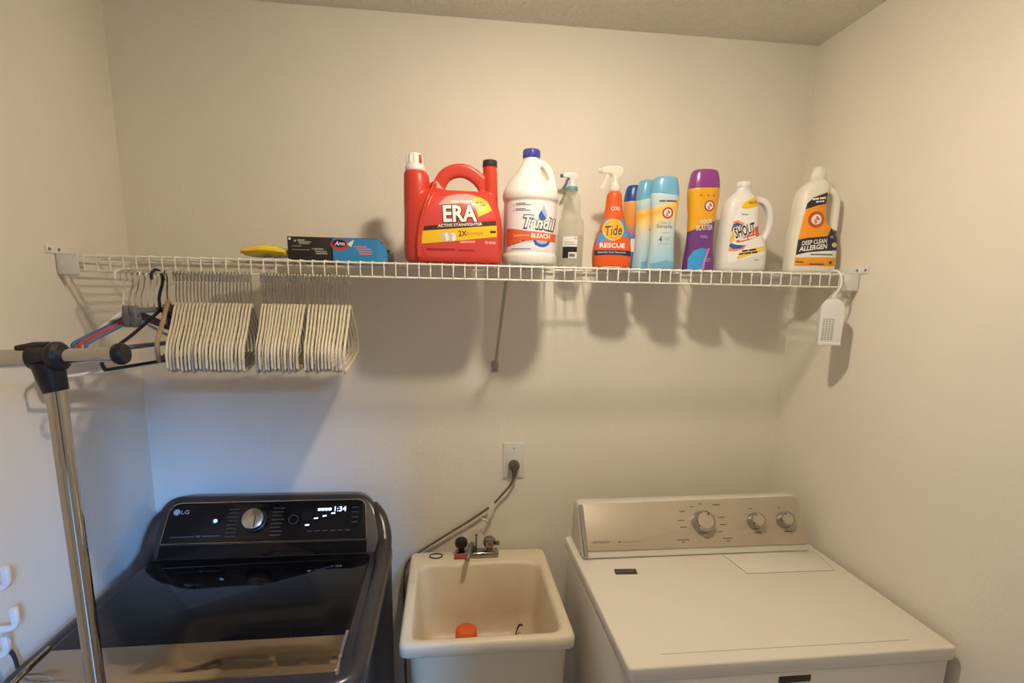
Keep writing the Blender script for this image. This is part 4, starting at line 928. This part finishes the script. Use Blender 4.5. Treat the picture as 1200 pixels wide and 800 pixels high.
P.put('small_print', s_dash('100% MORE', *e(256, 256), 0.040, 0.0070, rot=0.14, bold=0.01), M_WHITEINK, lab, 0.0013)['kind'] = 'stuff'
P.put('small_print', s_dash('vs. 32 oz', *e(262, 276), 0.024, 0.0060, rot=0.12), M_WHITEINK, lab, 0.0013)['kind'] = 'stuff'
P.put('lettering', s_text('DEEP CLEAN', *e(245, 550), 0.070, 0.0125, rot=0.12, shear=0.2, bold=0.02), M_WHITEINK, lab, 0.0013)
P.put('lettering', s_text('ALLERGEN', *e(240, 588), 0.078, 0.0145, rot=0.12, shear=0.2, bold=0.03), M_WHITEINK, lab, 0.0013)
for q, r in (((360, 515), 0.0055), ((395, 500), 0.0045), ((410, 485), 0.005), ((388, 568), 0.0095), ((335, 490), 0.004)):
    P.put('leaf_print', s_circ(*e(*q), r, r * 0.75, n=10), mat('leaf_grey', (150, 146, 140), 0.5) if r < 0.009 else mat('seal_cream', (220, 200, 150), 0.5), lab, 0.0013)
P.put('small_print', small_lines([(e(240, 0)[0], e(395, 0)[0], e(0, 640)[1], e(0, 632)[1]), (e(150, 0)[0], e(200, 0)[0], e(0, 692)[1], e(0, 684)[1]), (e(240, 0)[0], e(340, 0)[0], e(0, 706)[1], e(0, 698)[1]), (e(375, 0)[0], e(395, 0)[0], e(0, 700)[1], e(0, 680)[1])]), M_PRT, lab, 0.0014)['kind'] = 'stuff'

# ---- boxes and packet at the left
M_CARD = mat('box_black', (44, 38, 36), 0.5); M_CARDB = mat('box_blue', (52, 140, 196), 0.42)
bx = thing('black_box', 'small black carton with white print on the shelf', 'box', (0.567, -0.165, SZ))
b = obj('carton', MB().box(-0.057, 0.057, -0.045, 0.075, 0.0, 0.064, 0.0012), M_CARD, bx)
fn = lambda a, c, o: (0.567 + a, -0.165 - 0.045 - o, SZ + c)
flat_print('print_mark', s_rect(-0.0535, -0.0475, 0.055, 0.061), M_LABW, bx, fn)
flat_print('small_print', small_lines([(-0.040, -0.034, 0.050, 0.0555), (-0.031, -0.012, 0.053, 0.0565), (-0.029, 0.004, 0.049, 0.0518), (-0.027, 0.000, 0.045, 0.0475), (-0.046, -0.020, 0.0385, 0.040), (-0.046, 0.000, 0.029, 0.0303), (0.006, 0.009, 0.031, 0.034), (0.011, 0.036, 0.031, 0.0345), (0.014, 0.044, 0.025, 0.028), (0.016, 0.046, 0.0195, 0.0225)]), mat('box_print', (176, 170, 164), 0.5), bx, fn)['kind'] = 'stuff'
bb2 = thing('blue_box', 'opened blue carton with a grey liner sticking out of its end', 'box', (0.688, -0.165, SZ))
b = obj('carton', MB().box(-0.062, 0.058, -0.045, 0.075, 0.0, 0.0012).box(-0.062, 0.058, -0.045, 0.075, 0.0628, 0.064)
        .box(-0.062, 0.058, -0.045, -0.0438, 0.0, 0.064).box(-0.062, 0.058, 0.0738, 0.075, 0.0, 0.064).box(-0.062, -0.0608, -0.045, 0.075, 0.0, 0.064), M_CARDB, bb2)
fn = lambda a, c, o: (0.688 + a, -0.165 - 0.045 - o, SZ + c)
obj('end_flap', MB().prism([(0.058, 0.002), (0.084, 0.004), (0.082, 0.038), (0.058, 0.063)], lambda a, c: (a, -0.0445 + (a - 0.058) * 0.25, c), lambda a, c: (a, -0.0437 + (a - 0.058) * 0.25, c)), M_CARDB, bb2)
obj('top_flap', MB().prism([(0.058, -0.04), (0.088, -0.035), (0.088, 0.07), (0.058, 0.074)], lambda a, c: (a, c, 0.0634 - (a - 0.058) * 0.75), lambda a, c: (a, c, 0.0628 - (a - 0.058) * 0.75)), M_CARDB, bb2)
ln = MB(); rings = []
for i, xx in enumerate((0.02, 0.05, 0.066, 0.082, 0.096)):
    f = 1 - 0.12 * i; rings.append([Vector((xx, 0.015 + 0.05 * f * math.cos(2 * PI * q / 16) + 0.003 * math.sin(5 * q), 0.028 - 0.002 * i + (0.026 * f) * math.sin(2 * PI * q / 16) * (1 + 0.15 * math.sin(3 * q)))) for q in range(16)])
obj('liner', ln.loft(rings), mat('foil_grey', (150, 146, 144), 0.35, 0.3), bb2)
cx, cz = -0.042, 0.049
flat_print('logo_oval', s_circ(cx, cz - 0.003, 0.0235, 0.0155), mat('logo_red', (206, 72, 58), 0.4), bb2, fn, 0.0003)
flat_print('logo_oval', s_circ(cx - 0.001, cz, 0.0185, 0.0105), M_NAVY, bb2, fn, 0.0006)
flat_print('lettering', s_text('Arm', cx, cz, 0.027, 0.0105, shear=0.3, bold=0.03), M_WHITEINK, bb2, fn, 0.0009)
flat_print('logo_swoosh', s_poly([(-0.022, 0.048), (-0.004, 0.060), (-0.006, 0.052), (-0.012, 0.040)]), M_WHITEINK, bb2, fn, 0.0009)
flat_print('small_print', small_lines([(-0.004, 0.030, 0.0395, 0.0425), (0.002, 0.040, 0.034, 0.037), (0.006, 0.044, 0.0275, 0.031), (0.010, 0.042, 0.021, 0.0245)]), mat('salmon_ink', (226, 130, 130), 0.5), bb2, fn)['kind'] = 'stuff'
yp = thing('yellow_packet', 'flat yellow plastic packet lying beside the black carton', 'packet', (0.452, -0.17, SZ))
rings = []
for i in range(9):
    t_ = i / 8; xx = -0.064 + 0.119 * t_
    hh = 0.0035 + 0.0135 * math.sin(PI * min(1, t_ * 0.75 + 0.12)) ; zc = 0.020 + 0.006 * math.sin(PI * t_) - (0.0 if i else -0.003)
    rings.append([Vector((xx + 0.002 * math.sin(3 * q + i), 0.055 * math.cos(2 * PI * q / 20) * (0.5 + 0.5 * min(1, 0.5 + t_)), max(0.0005, zc + hh * math.sin(2 * PI * q / 20) * (1 + 0.12 * math.sin(2.3 * q + i * 1.7))))) for q in range(20)])
ypb = obj('packet_body', MB().loft(rings), print_mat('packet_film', [(0.0, (206, 200, 190)), (0.013, (200, 196, 190)), (0.0145, (240, 206, 30)), (0.04, (246, 214, 40))], 0.0, rough=0.22, zspan=0.045), yp)
obj('packet_print', MB().box(0.0, 0.022, -0.0530, -0.0505, 0.006, 0.012, 0.0015), mat('packet_ink', (70, 84, 110), 0.4), yp)

# ================================================================== hanging deodoriser at the right end
dt = thing('hanging_deodoriser', 'small white vented deodoriser hanging from the shelf near the right wall', 'deodoriser', (2.024, -0.326, 1.560), -0.42)
out = [(-0.024, 0.003), (0.0, 0.0025), (0.024, 0.003), (0.0285, 0.008), (0.0295, 0.045), (0.031, 0.085), (0.0305, 0.098), (0.027, 0.112), (0.020, 0.1235), (0.0105, 0.130), (0.0, 0.132), (-0.0105, 0.130), (-0.020, 0.1235), (-0.027, 0.112), (-0.0305, 0.098), (-0.031, 0.085), (-0.0295, 0.045), (-0.0285, 0.008)]
obj('case', MB().prism([tuple(p)[:2] for p in catmull([(a, b_, 0) for a, b_ in out], 4, True)], lambda a, b_: (a, -0.014, b_), lambda a, b_: (a, 0.014, b_), 0.0025, 3), M_WHITEP, dt)
M_GRL = mat('grille_recess', (176, 168, 152), 0.6)
gp = obj('grille', MB().box(-0.023, 0.006, -0.0147, -0.0138, 0.014, 0.078, 0.0003), M_GRL, dt)
for i in range(13): obj('grille_bar', MB().box(-0.0235, 0.0065, -0.0156, -0.0145, 0.0135 + i * 0.0052, 0.0155 + i * 0.0052), M_WHITEP, gp)
for i in range(3): obj('grille_bar', MB().box(-0.0165 + i * 0.0075, -0.0150 + i * 0.0075, -0.0158, -0.0145, 0.0135, 0.078), M_WHITEP, gp)
obj('base_lip', MB().box(-0.029, 0.029, -0.0165, 0.012, 0.0, 0.010, 0.003), M_WHITEP, dt)
hookp = [(0.0, 0.0, 0.130), (0.002, 0.0, 0.143), (0.010, 0.0, 0.155), (0.015, 0.0, 0.172), (0.014, 0.004, 0.192), (0.006, 0.012, 0.2075), (-0.002, 0.024, 0.2105), (-0.004, 0.034, 0.205), (-0.004, 0.038, 0.196)]
obj('hook', MB().tube(catmull(hookp, 5), 0.0033, 8), M_WHITEP, dt)

# ================================================================== hangers
HR = (SY + 0.0015, SZ - 0.0405)          # rail they hang from (y, z)
def hook_path(r=0.018, top=0.0):
    p = [(0, 0, -0.081), (0, 0, -0.060), (0, 0.006, -0.047), (0, 0.0145, -0.036), (0, 0.0180, -0.024), (0, 0.018, -0.018)]
    for a in range(20, 205, 20):
        t_ = math.radians(a); p.append((0, r * math.cos(t_), -r + r * math.sin(t_)))
    return p
# root of a hanger: top of the hook (resting on the rail)
def make_hanger():
    t = thing('slim_hanger', '', 'hanger', (0, 0, 0))
    half = [(0.0, -0.081), (0.016, -0.084), (0.045, -0.098), (0.085, -0.121), (0.125, -0.142), (0.165, -0.160), (0.190, -0.174), (0.201, -0.190), (0.201, -0.208), (0.193, -0.222)]
    loop = half + [(0.10, -0.2245), (0.0, -0.2245), (-0.10, -0.2245)] + [(-a, b_) for a, b_ in reversed(half[1:])]
    path = catmull([(0, a, b_) for a, b_ in loop], 2, True)
    obj('frame', MB().tube(path, 0.004, 8, closed=True, sect=(0.0048, 0.0027), up=(1, 0, 0)), M_IVORY, t)
    obj('hook', MB().tube(hook_path(), 0.0016, 6), M_HOOK, t)
    return t
proto = make_hanger(); first_h = True
# three bunches: start x, end x, count, first angle, last angle (degrees), label
bunches = [(0.262, 0.440, 22, 17.0, 12.0, 'ivory slim hanger in the widest, left bunch under the shelf', 'left bunch of ivory hangers'),
           (0.468, 0.571, 14, 12.0, 8.0, 'ivory slim hanger in the middle bunch under the shelf', 'middle bunch of ivory hangers'),
           (0.583, 0.684, 12, 9.0, 4.7, 'ivory slim hanger in the right-hand bunch under the shelf', 'right bunch of ivory hangers')]
for x0, x1, n, a0, a1, lb, gr in bunches:
    for i in range(n):
        t_ = i / (n - 1)
        o = proto if first_h else copy_tree(proto); first_h = False
        x = x0 + (x1 - x0) * t_ + random.uniform(-0.0005, 0.0005) * (0 < i < n - 1)
        o.location = (x, HR[0], HR[1] + 0.0027 + 0.0017)
        o.rotation_euler = (math.radians(random.uniform(-1.1, 1.1)), 0, math.radians(a0 + (a1 - a0) * t_ + random.uniform(-0.22, 0.22)))
        o['label'] = lb if 0 < i < n - 1 else ('leftmost ' if i == 0 else 'rightmost ') + lb; o['group'] = gr
last = o
last['label'] = 'rightmost ivory slim hanger, its open triangle in full view'
# odd ones at the left end of the row
def tube_hanger(name, label, m_frame, x, ang, w, drop, tube_r, hook_m, hook_r, low=0.03, neck=0.081):
    t = thing(name, label, 'hanger', (x, HR[0], HR[1] + 0.0027 + hook_r), math.radians(ang), 'assorted hangers at the left end')
    half = [(0.0, -neck), (0.012, -neck - 0.006), (w * 0.5, -neck - drop * 0.55), (w * 0.92, -neck - drop * 0.95), (w, -neck - drop - low * 0.35), (w * 0.97, -neck - drop - low * 0.9), (w * 0.90, -neck - drop - low)]
    loop = half + [(0.0, -neck - drop - low)] + [(-a, b_) for a, b_ in reversed(half[1:])]
    obj('frame', MB().tube(catmull([(0, a, b_) for a, b_ in loop], 4, True), tube_r, 8, closed=True), m_frame, t)
    p = hook_path(); s = (neck / 0.081)
    obj('hook', MB().tube([(0, a, b_ if b_ > -0.03 else -0.03 + (b_ + 0.03) * (neck - 0.03) / 0.051) for _, a, b_ in p], hook_r, 8), hook_m, t)
    return t
tube_hanger('plastic_hanger', 'black plastic hanger swung out beside the ivory hangers', M_BLKP, 0.2215, -13, 0.185, 0.095, 0.0040, M_BLKP, 0.0036, 0.030, 0.100)
tan = tube_hanger('plastic_hanger', 'tan hanger with dark wire hook left of the ivory bunch', M_TAN, 0.2415, 17, 0.19, 0.085, 0.0052, mat('dark_wire', (70, 60, 54), 0.4, 0.6), 0.0017, 0.04, 0.075)
tube_hanger('plastic_hanger', 'blue plastic hanger tilted towards the left wall', M_BLUEP, 0.152, -14, 0.165, 0.060, 0.0042, M_HOOK, 0.0016, 0.022, 0.105)
tube_hanger('plastic_hanger', 'red plastic hanger between the blue and the slate hangers', M_REDP, 0.1655, -14, 0.165, 0.060, 0.0042, M_HOOK, 0.0016, 0.022, 0.105)
tube_hanger('plastic_hanger', 'slate blue plastic hanger next to the black one', M_SLATE, 0.1790, -14, 0.165, 0.060, 0.0042, M_HOOK, 0.0016, 0.022, 0.105)
tube_hanger('plastic_hanger', 'white plastic hanger lowest of the odd hangers at the left', M_WHITEP, 0.1385, -14, 0.19, 0.095, 0.0040, M_WHITEP, 0.0024, 0.045, 0.10)
def clip_hanger(label, x, ang, zoff):
    t = thing('clip_hanger', label, 'hanger', (x, HR[0], HR[1] + 0.0027 + 0.0017), math.radians(ang), 'assorted hangers at the left end')
    obj('hook', MB().tube([(0, a, b_ if b_ > -0.03 else -0.03 + (b_ + 0.03) * 1.15) for _, a, b_ in hook_path()], 0.0017, 6), M_HOOK, t)
    obj('bar', MB().box(-0.005, 0.005, -0.075, 0.075, -0.103, -0.090, 0.003), M_GREYP, t)
    for y in (-0.062, 0.062):
        c = obj('clip', MB().prism(round_poly([(-0.010, -0.116), (-0.005, -0.084), (0.005, -0.084), (0.010, -0.116), (0.006, -0.136), (-0.006, -0.136)], 0.004, 3), lambda a, b_: (a, y - 0.010, b_), lambda a, b_: (a, y + 0.010, b_), 0.002), M_GREYP, t)
        obj('clip_spring', MB().tube([(-0.0115, y, -0.108), (0.0115, y, -0.108)], 0.003, 8), M_HOOK, c)
clip_hanger('grey clip hanger with wire hook nearest the left wall', 0.1935, -14, 0)
clip_hanger('grey clip hanger with wire hook beside the black hanger', 0.2085, -14, 0)
